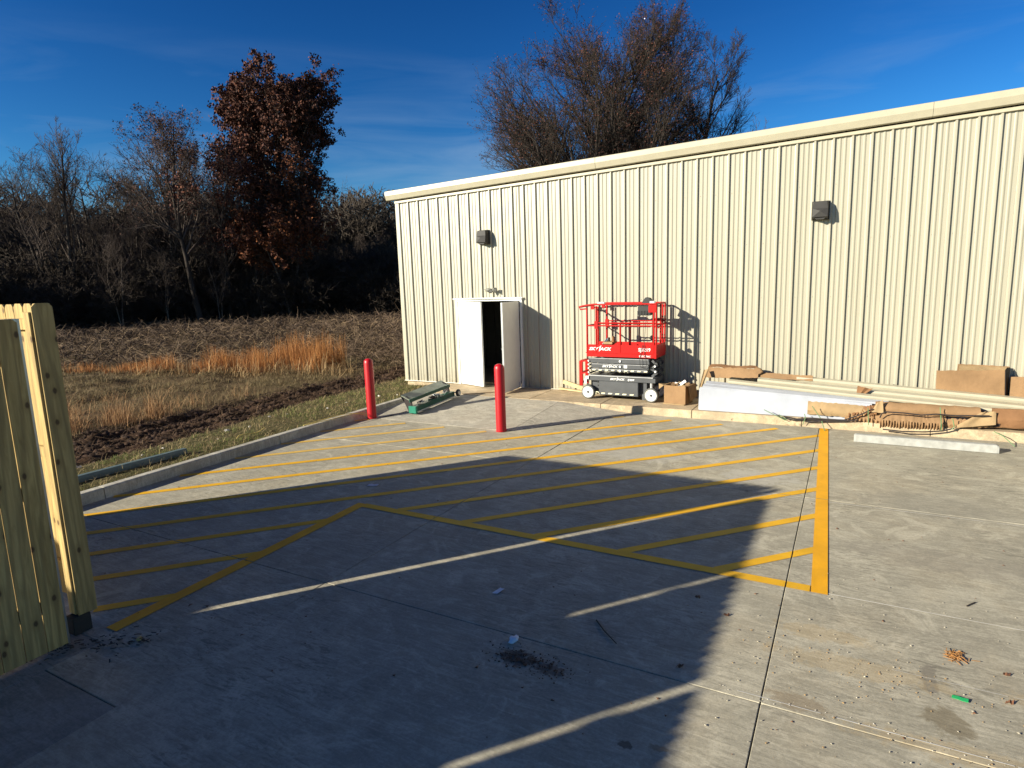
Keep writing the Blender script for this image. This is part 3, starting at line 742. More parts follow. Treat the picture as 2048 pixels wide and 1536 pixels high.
for a in (.58, .67, .75, .83): MB().cyl((-4.975, yf+.005, z(a)), (-4.975, yf+.03, z(a)), .017, n=10).build('pin_cap', M['decal'], lf)
# platform
pl = MB().box(-5.01, -3.49, yf-.002, yb+.02, z(.925), z(1.005)).build('platform_deck', M['liftred'], lf, bevel=.006)
sp = MB().box(-5.01, -3.50, yf+.008, yf+.028, z(1.005), z(1.185)).build('toe_board', M['liftred'], lf, bevel=.003)
MB().box(-5.01, -3.50, yb-.01, yb+.012, z(1.005), z(1.185)).build('toe_board', M['liftred'], lf, bevel=.003)
MB().box(-3.505, -3.485, yf+.03, yb, z(.95), z(1.20)).build('toe_board', M['liftred'], lf, bevel=.003)
MB().box(-5.02, -5.0, yf+.03, yb, z(.95), z(1.12)).build('toe_board', M['liftred'], lf, bevel=.003)
MB().box(-5.03, -3.47, yf-.012, yf+.008, z(1.002), z(1.018)).build('deck_lip', M['liftred'], lf, bevel=.003)
MB().box(-3.53, -3.485, yf-.016, yf+.03, z(.92), z(1.20)).build('deck_corner', M['liftred'], lf, bevel=.003)
# rails
rb = .019
def pipe(*pts, name='guard_rail', r=rb): return MB().tube(pts, r, 10).build(name, M['liftred'], lf, smooth='auto')
for yy in (yf+.02, yb):
    for x in (-5.0, -4.79, -4.26, -3.55): pipe((x, yy, z(1.0)), (x, yy, z(2.0 if x not in (-5.0, -4.26) else (1.96 if x == -5.0 else 1.63))), name='rail_post')
    pipe((-5.17, yy, z(1.985)), (-5.06, yy, z(2.01)), (-4.85, yy, z(2.035)), (-3.50, yy, z(2.03)))
    pipe((-4.79, yy, z(1.645)), (-3.52, yy, z(1.645)), r=.013); pipe((-5.0, yy, z(1.585)), (-3.50, yy, z(1.585)), r=.015)
    MB().box(-4.83, -4.75, yy-.02, yy+.02, z(1.52), z(1.68)).build('rail_bracket', M['liftred'], lf, bevel=.003)
    MB().box(-4.91, -4.83, yy-.012, yy+.012, z(1.93), z(2.01)).build('rail_bracket', M['liftred'], lf, bevel=.003)
pipe((-5.17, yf+.02, z(1.985)), (-5.17, yb, z(1.985))); pipe((-5.17, yf+.02, z(1.985)), (-5.15, yf+.02, z(1.93)), (-5.0, yf+.02, z(1.945)), r=.015)
pipe((-5.17, yb, z(1.985)), (-5.15, yb, z(1.93)), (-5.0, yb, z(1.945)), r=.015)
pipe((-5.0, yf+.02, z(1.585)), (-5.0, yb, z(1.585)), r=.015)
for x in (-3.50,):
    pipe((x, yf+.02, z(2.03)), (x, yb, z(2.03))); pipe((x, yf+.02, z(1.6)), (x, yb, z(1.6)), r=.015); pipe((x, yf+.02, z(1.0)), (x, yf+.02, z(2.03)), name='rail_post'); pipe((x, yb, z(1.0)), (x, yb, z(2.03)), name='rail_post')
pipe((-3.50, 12.76, z(1.0)), (-3.50, 12.76, z(2.03)), name='rail_post'); pipe((-3.46, yf+.03, z(1.55)), (-3.46, yf+.35, z(1.62)), (-3.46, yb, z(1.58)), r=.014)
MB().box(-3.66, -3.50, yf+.0, yf+.045, z(1.86), z(2.01)).build('control_bracket', M['liftred'], lf, bevel=.004)
# control box with hooded screen hung on the far corner
cb = MB().box(-3.90, -3.62, yf+.06, yf+.20, z(1.80), z(1.985)).build('control_box', M['black'], lf, bevel=.012)
mb = MB()
for i in range(9): mb.box(-3.905+i*.032, -3.89+i*.032, yf+.05, yf+.062, z(1.79), z(1.895))
mb.build('vent_slats', M['black'], cb)
MB().prism([(0, 0), (.22, 0), (.16, .11), (.08, .125), (.03, .06)], (-3.82, yf+.06, z(2.04)), (1,0,0), (0,0,1), (0, .14, 0)).build('control_hood', M['black'], lf, bevel=.006)
MB().box(-3.64, -3.53, yf+.0, yf+.08, z(2.04), z(2.09)).build('switch_box', M['silver'], lf, bevel=.008)
MB().box(-4.77, -4.59, yf-.01, yf+.07, z(2.045), z(2.085)).build('work_light', M['silver'], lf, bevel=.012)
MB().lathe([(-.03, 0), (-.03, .05), (0, .11), (.015, .12), (.02, .11), (.03, 0)], (-3.60, yb-.15, z(1.69)), (0,0,1), 18).build('seat_disc', M['black'], lf, smooth='auto')
MB().lathe([(-.03, 0), (-.02, .03), (.02, .05), (.05, .045), (.06, 0)], (-3.63, yf+.12, z(1.33)), (.6,-.4,.3), 14).build('horn', M['black'], lf, smooth='auto')
MB().tube([(-3.62, yf+.12, z(1.32)), (-3.70, yf+.08, z(1.34)), (-3.76, yf+.06, z(1.31))], .010, 6).build('horn_bracket', M['black'], lf)
for pts in ([(-3.70, yf+.04, z(1.84)), (-3.72, yf+.01, z(1.6)), (-3.735, yf-.004, z(1.25)), (-3.74, yf-.012, z(1.06)), (-3.70, yf-.02, z(.90)), (-3.68, yf-.02, z(.78)), (-3.74, yf-.02, z(.715)), (-3.82, yf-.02, z(.75)), (-3.83, yf-.02, z(.92)), (-3.80, yf-.015, z(1.06)), (-3.76, yf, z(1.25))],):
    cv = []
    for i in range(len(pts)-1):
        for k_ in range(4): cv.append(Vector(pts[i]).lerp(Vector(pts[i+1]), k_/4))
    MB().tube(cv, .005, 5).build('control_cable', M['black'], lf)
# ladder at the left end
ld = MB(); ld.box(-5.26, -5.185, 12.60, 12.64, z(.25), z(.80)); ld.build('ladder_side', M['liftred'], lf, bevel=.003)
MB().box(-5.26, -5.185, 12.94, 12.98, z(.25), z(.80)).build('ladder_side', M['liftred'], lf, bevel=.003)
for a in (.30, .52, .78): MB().box(-5.25, -5.19, 12.64, 12.94, z(a), z(a+.03)).build('ladder_rung', M['liftred'], lf)
for a in (.54, .80): MB().beam((-5.20, 12.62, z(a-.02)), (-5.02, 12.60, z(a+.03)), .03, .03).build('ladder_arm', M['liftred'], lf)
# lettering
def skyjack(x, zz_, sz, mat, parent, y):
    text('SKY', sz, (x, y, zz_), mat, parent, .25, off=sz*.03, sx=1.28)
    w1 = sz*1.28*1.9
    text('ACK', sz, (x+w1+sz*.35, y, zz_), mat, parent, .25, off=sz*.03, sx=1.28)
    a = x+w1+sz*.02
    MB().add([(a+.02*sz, y-.001, zz_-.28*sz), (a+.20*sz, y-.001, zz_-.22*sz), (a+.46*sz, y-.001, zz_+.95*sz), (a+.28*sz, y-.001, zz_+.95*sz)], [(0,1,2,3)]).build('emblem', mat, parent)
    MB().add([(a+.26*sz, y-.002, zz_+.35*sz), (a+.40*sz, y-.002, zz_+.35*sz), (a+.66*sz, y-.002, zz_+1.15*sz), (a+.52*sz, y-.002, zz_+1.15*sz)], [(0,1,2,3)]).build('emblem', mat, parent)
skyjack(-4.955, z(1.065), .090, M['decal'], lf, yf+.004)
text('SJ3219', .100, (-3.87, yf+.004, z(1.062)), M['decal'], lf, 0, off=.0015, sx=.95)
text('ELECTRIC', .050, (-3.85, yf-.006, z(.945)), M['decal'], lf, 0, off=.001, sx=1.12)
skyjack(-4.67, z(.702), .062, M['decal'], lf, yf+.030)
skyjack(-4.49, z(.435), .058, M['decal'], lf, yf+.018)
text('SJ 3219', .046, (-4.10, yf+.016, z(.437)), M['decal'], lf, .2, off=.003)
# things lying on the platform
t = empty('tool_clutter', (-4.6, 12.7, z(1.0)), 'heap of tools and a cardboard piece on the lift platform', 'tools')
MB().box(-4.66, -4.46, 12.50, 12.80, z(1.19), z(1.235)).build('cardboard_piece', M['cardpale'], t, bevel=.004)
MB().box(-4.63, -4.49, 12.52, 12.7, z(1.01), z(1.185)).build('tool_case', M['dark'], t, bevel=.006)
MB().cyl((-4.70, 12.6, z(1.17)), (-4.60, 12.66, z(1.30)), .028).build('grey_roll', M['silver'], t)
MB().box(-4.60, -4.56, 12.6, 12.66, z(1.24), z(1.32)).build('drill_body', M['dark'], t)
MB().prism([(0, 0), (.06, 0), (.05, .16), (.02, .18)], (-4.50, 12.55, z(1.18)), (1,0,0), (0,0,1), (0,.08,0)).build('pouch', M['carddark'], t, bevel=.004)

# ------------------------------------------------------------------ open carton beside the lift
t = empty('carton', (-3.08, 12.55, .152), 'open cardboard carton full of scraps right beside the lift wheel', 'cardboard box')
A, Bq, Cq, Dq = (-3.32, 12.40), (-2.88, 12.36), (-2.83, 12.78), (-3.27, 12.80); h0, h1 = .156, .54
def wallq(p, q, z0, z1, o=0): 
    p = Vector((*p, 0)); q = Vector((*q, 0)); d = (q-p).normalized(); n = Vector((d.y, -d.x, 0))
    return MB().prism([(0, z0), ((q-p).length, z0), ((q-p).length, z1), (0, z1)], p, d, (0,0,1), -n*.006)
for nm, (p, q, zt) in (('front_side', (A, Bq, h1)), ('right_side', (Bq, Cq, h1)), ('back_side', (Cq, Dq, h1)), ('left_side', (Dq, A, h1))):
    wallq(p, q, h0, zt).build(nm, M['card'], t)
MB().add([(A[0]-.002, A[1], h1), (Dq[0], Dq[1], h1), (Dq[0]-.11, Dq[1], h1-.02), (A[0]-.11, A[1], h1+.03), (A[0]-.10, A[1]-.02, h0+.30), ], [(0,1,2,3), (0,3,4)]).build('flap', M['cardpale'], t)
mb = MB(); mb.add([(Bq[0]+.004, Bq[1], h1), (Cq[0]+.004, Cq[1], h1), (Cq[0]+.10, Cq[1], h1-.26), (Bq[0]+.10, Bq[1], h1-.30), (Bq[0]+.055, Bq[1], h1+.01), (Cq[0]+.055, Cq[1], h1+.01)], [(0,1,5,4), (4,5,2,3)]); mb.build('flap', M['card'], t)
rr = random.Random(3)
for i in range(26):
    c = Vector((rr.uniform(-3.28, -2.88), rr.uniform(12.42, 12.74), rr.uniform(.44, .58)))
    a = Vector((rr.uniform(-1, 1), rr.uniform(-1, 1), rr.uniform(-.6, .6))).normalized(); b = a.cross(Vector((rr.uniform(-1, 1), rr.uniform(-1, 1), 1))).normalized(); n = a.cross(b)
    MB().obox(c, a*rr.uniform(.03, .08), b*rr.uniform(.015, .05), n*.002).build('scrap', M[rr.choice(['cardpale', 'card', 'white', 'carddark'])], t)
MB().prism([(0,0), (.44,-.04), (.47,0), (.03,.04)], (A[0]-.02, A[1]-.02, .153), (1,0,0), (0,1,0), (0,0,.02)).build('base_tape', M['cardpale'], t)

# ------------------------------------------------------------------ stacked metal panels and trims on the sidewalk
t = empty('white_panel_stack', (-1.5, 12.1, .15), 'bundle of white sheet metal channels lying along the sidewalk edge', 'metal sheets')
def sweep(name, prof_a, prof_b, pa, pb, mat, parent, n=1, sag=0):
    """loft a (y,z) section from pa to pb"""
    k_ = len(prof_a); vs = []; N = 8
    for i in range(N+1):
        f = i/N; o = Vector(pa).lerp(Vector(pb), f); o.z -= sag*4*f*(1-f)
        for (a, b), (c, d_) in zip(prof_a, prof_b): vs.append((o.x, o.y+a*(1-f)+c*f, o.z+b*(1-f)+d_*f))
    fs = [(i*k_+j, i*k_+(j+1) % k_, (i+1)*k_+(j+1) % k_, (i+1)*k_+j) for i in range(N) for j in range(k_)]
    fs += [tuple(range(k_-1, -1, -1)), tuple(N*k_+j for j in range(k_))]
    return MB().add(vs, fs).build(name, mat, parent, bevel=.002, seg=1)
sweep('face_sheet', [(0, 0), (.05, .44), (.06, .44), (.02, 0)], [(0, 0), (.05, .30), (.06, .30), (.02, 0)], (-2.54, 12.02, .155), (.35, 12.04, .155), M['sheetwhite'], t)
sweep('top_channel', [(.0, 0), (.0, .03), (.10, .06), (.11, .0)], [(0, 0), (0, .03), (.10, .05), (.11, .0)], (-2.49, 12.085, .585), (.5, 12.09, .45), M['sheetwhite'], t)
sweep('top_channel', [(.0, 0), (.0, .05), (.16, .08), (.17, .0)], [(0, 0), (0, .04), (.16, .06), (.17, .0)], (-2.47, 12.21, .60), (.6, 12.2, .44), M['sheetwhite'], t)
sweep('back_sheet', [(0, 0), (0, .40), (.01, .40), (.01, 0)], [(0, 0), (0, .26), (.01, .26), (.01, 0)], (-2.50, 12.16, .155), (.5, 12.16, .155), M['sheetwhite'], t)
sweep('end_fold', [(0, 0), (0.06, .40), (.09, .40), (.05, 0)], [(0, 0), (0.05, .40), (.09, .40), (.05, 0)], (-2.56, 12.07, .155), (-2.535, 12.07, .155), M['sheetwhite'], t)
def trim_piece(label, pa, pb, hh, wd, lip, sag=0):
    o = sweep('trim_piece', [(0, 0), (-.015, hh*.55), (.0, hh), (wd, hh+lip), (wd, hh+lip-.012), (.012, hh-.012), (-.0, hh*.5), (.014, 0)],
              [(0, 0), (-.015, hh*.55), (.0, hh), (wd, hh+lip), (wd, hh+lip-.012), (.012, hh-.012), (-.0, hh*.5), (.014, 0)], pa, pb, M['trim'], None, sag=sag)
    return tag(o, label, 'metal trim', 'long tan metal trims lying on the panels')
trim_piece('front long tan metal trim resting on the white sheets', (-2.05, 12.30, .655), (3.6, 12.22, .315), .055, .12, .015, .01)
trim_piece('middle long tan metal trim just behind the front one', (-1.55, 12.47, .665), (3.9, 12.50, .33), .075, .14, .015, .01)
trim_piece('rear long tan metal trim nearest the ribbed wall', (-.90, 12.86, .665), (4.2, 12.84, .36), .085, .12, .01, .005)
trim_piece('low tan metal trim under the middle of the pile', (-1.2, 12.66, .60), (3.9, 12.68, .30), .05, .13, .01, .0)
for i, x in enumerate((-1.9, -.3, 1.4, 3.0)):
    zt = .66-.055*(x+2)
    o = MB().box(x-.05, x+.05, 12.20, 13.0, .155, zt-.06).build('timber_block', M['wood2'], bevel=.004); tag(o, ('timber block under the left end of the trims', 'timber block under the trims behind the cardboard wrap', 'timber block under the trims below the flat carton', 'timber block under the trims beyond the right edge')[i], 'timber block', 'blocks under the trims')
# cardboard over the panels' far side
def sheet(name, pts, nz, mat, th=.006, parent=None, amp=.012, seed=1, NU=18, NV=5):
    """wavy sheet over a bilinear patch pts = [bl, br, tr, tl]"""
    rr_ = np.random.RandomState(seed); bl_, br_, tr_, tl_ = [np.array(p, float) for p in pts]
    nrm = np.cross(br_-bl_, tl_-bl_); nrm /= np.linalg.norm(nrm)
    P = []
    J = rr_.normal(size=(NU+1, NV+1))
    for i in range(NU+1):
        for j in range(NV+1):
            u, v = i/NU, j/NV
            p = (bl_*(1-u)+br_*u)*(1-v)+(tl_*(1-u)+tr_*u)*v
            p = p + nrm*amp*(math.sin(u*9+seed)+J[i, j]*.22)
            if j in (0, NV): p = p + (tl_-bl_)/np.linalg.norm(tl_-bl_)*J[i, j]*amp*.6
            P.append(p)
    P = np.array(P); Q = P - nrm*th; n0 = len(P); F_ = []
    idx = lambda i, j: i*(NV+1)+j
    for i in range(NU):
        for j in range(NV):
            a, b, c, d_ = idx(i, j), idx(i+1, j), idx(i+1, j+1), idx(i, j+1)
            F_ += [(a, b, c, d_), (a+n0, d_+n0, c+n0, b+n0)]
    for i in range(NU): F_ += [(idx(i, 0), idx(i, 0)+n0, idx(i+1, 0)+n0, idx(i+1, 0)), (idx(i, NV), idx(i+1, NV), idx(i+1, NV)+n0, idx(i, NV)+n0)]
    for j in range(NV): F_ += [(idx(0, j), idx(0, j+1), idx(0, j+1)+n0, idx(0, j)+n0), (idx(NU, j), idx(NU, j)+n0, idx(NU, j+1)+n0, idx(NU, j+1))]
    return MB().add([tuple(p) for p in P]+[tuple(p) for p in Q], F_).build(name, mat, parent, smooth='auto')
t = empty('torn_cardboard', (-1.7, 12.8, .7), 'long torn cardboard strip lying over the left end of the trims', 'cardboard')
sheet('long_strip', [(-2.57, 12.76, .675), (-1.58, 12.76, .715), (-1.58, 12.84, .885), (-2.54, 12.84, .885)], 0, M['card'], parent=t, amp=.010, seed=3)
sheet('thin_strip', [(-1.60, 12.80, .71), (-.62, 12.84, .69), (-.62, 12.9, .775), (-1.58, 12.88, .81)], 0, M['card'], parent=t, amp=.007, seed=5)
sheet('top_fold', [(-2.54, 12.84, .885), (-1.62, 12.84, .88), (-1.62, 13.0, .91), (-2.52, 13.0, .92)], 0, M['carddark'], parent=t, amp=.012, seed=6)
sheet('hanging_flap', [(-2.60, 12.30, .54), (-2.55, 12.34, .56), (-2.50, 12.72, .86), (-2.60, 12.70, .84)], 0, M['cardpale'], parent=t, amp=.008, seed=8, NU=4, NV=8)
MB().prism([(0, 0), (.10, .02), (.16, .07), (.11, .13), (.03, .16), (-.03, .08)], (-1.66, 12.80, .76), (1,0,0), (0,0,1), (.02,.05,0)).build('crumple', M['card'], t, bevel=.01)
t = empty('cardboard_scrap', (.15, 12.45, .6), 'small crumpled cardboard scrap hanging over the tan trims', 'cardboard')
sheet('scrap', [(.10, 12.40, .50), (.16, 12.39, .50), (.36, 12.42, .66), (.12, 12.42, .70)], 0, M['carddark'], parent=t, amp=.014, seed=10, NU=4, NV=4)
# cardboard wrapped bundle bulging over the kerb
t = empty('wrapped_bundle', (.9, 11.95, .15), 'crumpled cardboard wrapped bundle tied with green straps at the kerb edge', 'bundle')
def wrap(name, x0, x1, mat, zt0, zt1, zb0, zb1, ybase, bulge, seed, ribs=False, NU=22, NV=6, wob=.007):
    rr_ = np.random.RandomState(seed); P = []
    j1 = rr_.normal(size=(NU+1,)); J = rr_.normal(size=(NU+1, NV+1))
    for i in range(NU+1):
        u = i/NU; x = x0+(x1-x0)*u
        zt = zt0+(zt1-zt0)*u + j1[i]*wob*.6; zb = zb0+(zb1-zb0)*u + j1[(i*7) % NU]*wob*.25
        for j in range(NV+1):
            v = j/NV; a = math.pi*(v*.95)
            y = ybase - math.sin(a)*bulge + v*.10 + J[i, j]*wob
            if ribs and j <= 2: y += .018*(1 if i % 2 else -1)
            P.append((x, y, zb+(zt-zb)*v + J[i, j]*wob*.3))
        P.append((x, ybase+.22, zt-.02)); P.append((x, ybase+.22, zb))
    k_ = NV+3; F_ = [(i*k_+j, (i+1)*k_+j, (i+1)*k_+j+1, i*k_+j+1) for i in range(NU) for j in range(k_-1)]
    F_ += [(i*k_+k_-1, (i+1)*k_+k_-1, (i+1)*k_, i*k_) for i in range(NU)]
    F_ += [tuple(range(k_-1, -1, -1)), tuple(NU*k_+j for j in range(k_))]
    return MB().add(P, F_).build(name, mat, t, smooth='auto')
wrap('left_sleeve', -.64, .34, M['cardpale'], .46, .42, .22, .20, 12.00, .06, 2)
wrap('upper_wrap', .40, 1.85, M['card'], .50, .49, .33, .34, 12.02, .07, 4)
wrap('lower_wrap', -.05, .55, M['card'], .30, .36, .135, .12, 11.99, .07, 6, True, 20)
wrap('lower_wrap', .48, 1.36, M['card'], .37, .34, .075, .11, 11.97, .11, 7, True, 44)
wrap('lower_wrap', 1.34, 1.95, M['card'], .34, .36, .13, .19, 12.0, .07, 8)
wrap('right_wrap', 2.02, 3.6, M['carddark'], .49, .52, .20, .22, 12.03, .08, 9)
sheet('peak_flap', [(.34, 11.93, .34), (.52, 11.94, .34), (.50, 11.99, .545), (.42, 11.98, .50)], 0, M['cardpale'], parent=t, amp=.006, seed=12, NU=5, NV=5)
sheet('torn_flap', [(1.46, 11.90, .16), (2.04, 11.94, .26), (2.04, 12.0, .46), (1.85, 11.98, .44)], 0, M['cardpale'], parent=t, amp=.014, seed=13, NU=8, NV=5)
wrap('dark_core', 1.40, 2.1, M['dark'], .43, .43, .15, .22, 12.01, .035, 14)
wrap('pinched_core', .0, .42, M['carddark'], .37, .44, .20, .25, 11.99, .055, 15, wob=.02)
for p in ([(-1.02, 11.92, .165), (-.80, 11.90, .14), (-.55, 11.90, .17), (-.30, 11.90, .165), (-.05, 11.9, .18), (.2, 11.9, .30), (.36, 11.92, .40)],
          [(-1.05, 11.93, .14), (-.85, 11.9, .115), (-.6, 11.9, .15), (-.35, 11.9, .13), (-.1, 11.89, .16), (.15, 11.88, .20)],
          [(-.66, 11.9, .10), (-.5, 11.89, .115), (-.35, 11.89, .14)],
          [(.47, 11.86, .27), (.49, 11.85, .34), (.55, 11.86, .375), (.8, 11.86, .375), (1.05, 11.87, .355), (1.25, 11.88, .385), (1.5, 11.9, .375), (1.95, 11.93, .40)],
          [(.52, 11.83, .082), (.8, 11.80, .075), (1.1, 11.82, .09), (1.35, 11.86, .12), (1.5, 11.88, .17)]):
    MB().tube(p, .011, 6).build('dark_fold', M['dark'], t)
for p in ([(-.98, 11.88, .10), (-1.35, 11.87, .275)], [(-.96, 11.88, .12), (-1.10, 11.87, .205)], [(-.42, 11.86, .19), (-.56, 11.84, .40)], [(-.40, 11.86, .14), (-.34, 11.70, .01)],
          [(.31, 11.87, .13), (.29, 11.88, .42)], [(1.33, 11.84, .13), (1.32, 11.88, .30), (1.30, 11.93, .49)], [(1.47, 11.86, .15), (1.5, 11.86, .2), (1.47, 11.87, .33)],
          [(2.02, 11.90, .16), (2.12, 11.80, .12), (2.24, 11.62, .012)], [(-.70, 11.88, .05), (-.66, 11.86, .18), (-.68, 11.9, .24)]):
    MB().tube(p, .007, 5).build('strap', M['strap'], t)
# flattened cartons on top at the right
t = empty('flat_carton', (1.8, 13.0, .5), 'big brown carton standing against the wall behind the trims', 'cardboard box')
sheet('front_side', [(1.33, 12.98, .50), (2.30, 12.98, .49), (2.27, 12.99, .99), (1.32, 12.99, .945)], 0, M['card'], parent=t, amp=.006, seed=20, NU=14, NV=6)
sheet('back_side', [(1.62, 13.16, .50), (2.36, 13.16, .49), (2.36, 13.17, 1.03), (1.64, 13.17, 1.05)], 0, M['card'], parent=t, amp=.005, seed=21)
sheet('top_flap', [(1.64, 12.99, .965), (2.27, 12.99, .985), (2.33, 13.15, 1.02), (1.66, 13.15, 1.03)], 0, M['cardpale'], parent=t, amp=.006, seed=24)
sheet('right_side', [(2.31, 12.98, .49), (2.37, 13.17, .49), (2.37, 13.17, 1.02), (2.28, 12.99, .99)], 0, M['dark'], parent=t, amp=.004, seed=22, NU=4)  # side away from the sun: its shade is put into the colour
MB().box(1.34, 2.30, 12.99, 13.16, .16, .49).build('lower_body', M['card'], t)
t = empty('flat_carton', (2.9, 13.0, .5), 'lower brown carton at the right edge beside the big one', 'cardboard box')
sheet('front_side', [(2.36, 12.96, .48), (3.5, 12.96, .47), (3.5, 12.97, .88), (2.36, 12.97, .885)], 0, M['card'], parent=t, amp=.006, seed=23)
MB().box(2.38, 3.5, 12.98, 13.15, .16, .86).build('body', M['card'], t)
t = empty('loose_trash', (.75, 13.0, .6), 'dark crumpled plastic scrap lying on the rear trim', 'scrap')
sheet('plastic', [(.62, 12.93, .615), (.84, 12.93, .60), (.82, 12.99, .64), (.66, 12.99, .66)], 0, M['dark'], parent=t, amp=.012, seed=30, NU=6, NV=3)
# scrap lumber leaning near the lift
o = MB().beam((-6.0, 13.17, .20), (-5.35, 13.10, .17), .09, .035).build('scrap_board', M['wood2'], bevel=.003); tag(o, 'pale lumber offcut lying at the wall left of the lift', 'lumber')
o = MB().beam((-5.92, 13.20, .36), (-5.2, 13.12, .185), .035, .09).build('scrap_board', M['wood2'], bevel=.003); tag(o, 'pale lumber offcut leaning at the wall behind the other one', 'lumber')

# wheel stop
def stop(x0, x1, y):
    t_ = MB(); P = []
    pr = [(-.075, 0), (-.060, .10), (-.045, .118), (.045, .118), (.060, .10), (.075, 0)]
    n = len(pr); xs_ = [x0, x0+.03, x1-.03, x1]
    for i, x in enumerate(xs_):
        s = .93 if i in (0, 3) else 1; zz_ = .86 if i in (0, 3) else 1
        for a, b in pr: P.append((x, y+a*s, .005+b*zz_))
    F_ = [(i*n+j, (i+1)*n+j, (i+1)*n+(j+1) % n, i*n+(j+1) % n) for i in range(3) for j in range(n)] + [tuple(range(n)), tuple(3*n+j for j in range(n-1, -1, -1))]
    o = t_.add(P, F_).build('wheel_stop', M['gray'], bevel=.004, seg=1); return tag(o, 'pale concrete wheel stop on the pavement in front of the wrapped bundle', 'wheel stop')
stop(.10, 1.97, 11.17)

# ------------------------------------------------------------------ green wheeled tool on the ramp
t = empty('green_machine', (-7.95, 10.85, .1), 'dark green wheeled bending brake with pale top panel lying on the ramp', 'machine')
base_d = Vector((.02, 1.44, .095)); P0 = Vector((-7.98, 10.12, .075)); u = base_d.normalized(); s_ = Vector((1, 0, 0)); upz = s_.cross(u)
def fr_(a, b, c): return P0 + u*a + s_*b + upz*c
MB().obox(fr_(.72, 0, .075), u*.70, s_*.085, upz*.055).build('base_beam', M['greenpaint'], t, bevel=.012)
MB().obox(fr_(.0, .005, .07), u*.03, s_*.10, upz*.075).build('end_casting', M['greenlite'], t, bevel=.01)
MB().obox(fr_(.72, .09, .02), u*.70, s_*.006, upz*.012).build('edge_strip', M['silver'], t)
for a, nm in ((.02, 'end_plate'), (1.36, 'end_plate')):
    mb = MB(); mb.add([fr_(a, -.12, -.03), fr_(a, -.02, -.03), fr_(a, -.04, .26), fr_(a+.0, -.16, .34), fr_(a, -.32, .34), fr_(a, -.20, .15),
                       fr_(a+.03, -.12, -.03), fr_(a+.03, -.02, -.03), fr_(a+.03, -.04, .26), fr_(a+.03, -.16, .34), fr_(a+.03, -.32, .34), fr_(a+.03, -.20, .15)],
                      [(0,1,2,3,4,5), (11,10,9,8,7,6)]+[(i, (i+1) % 6, 6+(i+1) % 6, 6+i) for i in range(6)]); mb.build(nm, M['dark'], t, bevel=.004)
pn = MB(); c0 = fr_(-.02, -.28, .37); c1 = fr_(-.02, -.06, .28); L_ = u*1.46
pn.add([c0, c1, c1+L_, c0+L_, c0-upz*.015, c1-upz*.015, c1+L_-upz*.015, c0+L_-upz*.015], [(0,1,2,3), (7,6,5,4), (0,4,5,1), (1,5,6,2), (2,6,7,3), (3,7,4,0)]); pn.build('top_panel', M['palepanel'], t, bevel=.003)
MB().obox(fr_(.71, -.05, .255), u*.73, s_*.012, upz*.035).build('panel_edge', M['greenpaint'], t, bevel=.004)
MB().obox(fr_(.55, -.15, .372), u*.40, s_*.10, upz*.0015).build('worn_patch', M['greyplastic'], t) if False else None
rr = random.Random(9)
for i in range(16):
    c = fr_(rr.uniform(.1, 1.25), rr.uniform(-.06, .04), rr.uniform(.13, .18)); a = Vector((rr.uniform(-.3, .3), 1, rr.uniform(-.2, .3))).normalized()
    MB().cyl(c-a*rr.uniform(.03, .08), c+a*rr.uniform(.03, .08), rr.uniform(.012, .028), n=8).build('fitting', M[rr.choice(['silver', 'dark', 'steel', 'silver', 'bronze'])], t)
for dx in (.10, -.20):
    wl = MB().lathe([(0, .045), (0, .07), (.01, .080), (.04, .080), (.05, .07), (.05, .045)], fr_(1.50, dx, .015+.07), s_, 20).build('wheel', M['black'], t, smooth='auto')
    MB().lathe([(.0, 0), (.0, .03), (.008, .045)], fr_(1.50, dx, .085)+s_*.052, s_, 16).build('rim', M['silver'], wl)
MB().cyl(fr_(1.50, -.2, .085), fr_(1.50, .12, .085), .014, n=8).build('axle', M['steel'], t)
MB().tube([fr_(0, -.15, .03), fr_(-.12, -.28, .0), fr_(-.20, -.42, -.03), fr_(-.45, -.60, -.055)], .008, 6).build('drawbar', M['dark'], t)

# ------------------------------------------------------------------ cords, gutter pipe, debris
def cv(pts, n=5):
    o = []; P_ = [Vector(p) for p in pts]
    for i in range(len(P_)-1):
        a, b, c, d_ = P_[max(i-1, 0)], P_[i], P_[i+1], P_[min(i+2, len(P_)-1)]
        for k_ in range(n):
            x = k_/n; o.append(.5*((2*b)+(-a+c)*x+(2*a-5*b+4*c-d_)*x*x+(-a+3*b-3*c+d_)*x**3))
    o.append(P_[-1]); return o
o = MB().tube(cv([(-7.95, 11.95, .162), (-7.7, 12.1, .163), (-7.4, 12.35, .163), (-7.1, 12.6, .163), (-7.15, 12.9, .165), (-7.4, 13.2, .18), (-7.5, 13.6, .18)]), .008, 6).build('extension_cord', M['cable']); tag(o, 'thin brown extension cord running from the green machine into the doorway', 'cord')
o = MB().tube(cv([(-8.72, 9.60, .06), (-8.85, 9.3, .165), (-9.0, 9.0, .17), (-9.15, 8.5, .13), (-9.0, 8.1, .165), (-8.9, 8.6, .168), (-8.80, 9.4, .16), (-8.66, 9.72, .03)]), .007, 6).build('rope', M['rope']); tag(o, 'yellow rope looped round the foot of the left bollard', 'rope')
o = MB().tube(cv([(-9.35, 6.9, .16), (-9.5, 7.1, .17), (-9.45, 7.4, .15), (-9.6, 7.7, .16)]), .008, 6).build('rope', M['rope']); tag(o, 'pale rope scrap lying in the grass beside the kerb', 'rope')
mb = MB(); mb.prism([(-.05, 0), (.05, 0), (.05, .06), (.04, .10), (-.05, .10)], (-9.62, 2.6, .085), (1,0,0), (0,0,1), (.12, 3.45, .01)); o = mb.build('gutter_pipe', M['greenpipe'], bevel=.006); tag(o, 'dull green square gutter pipe lying in the grass along the kerb', 'pipe')
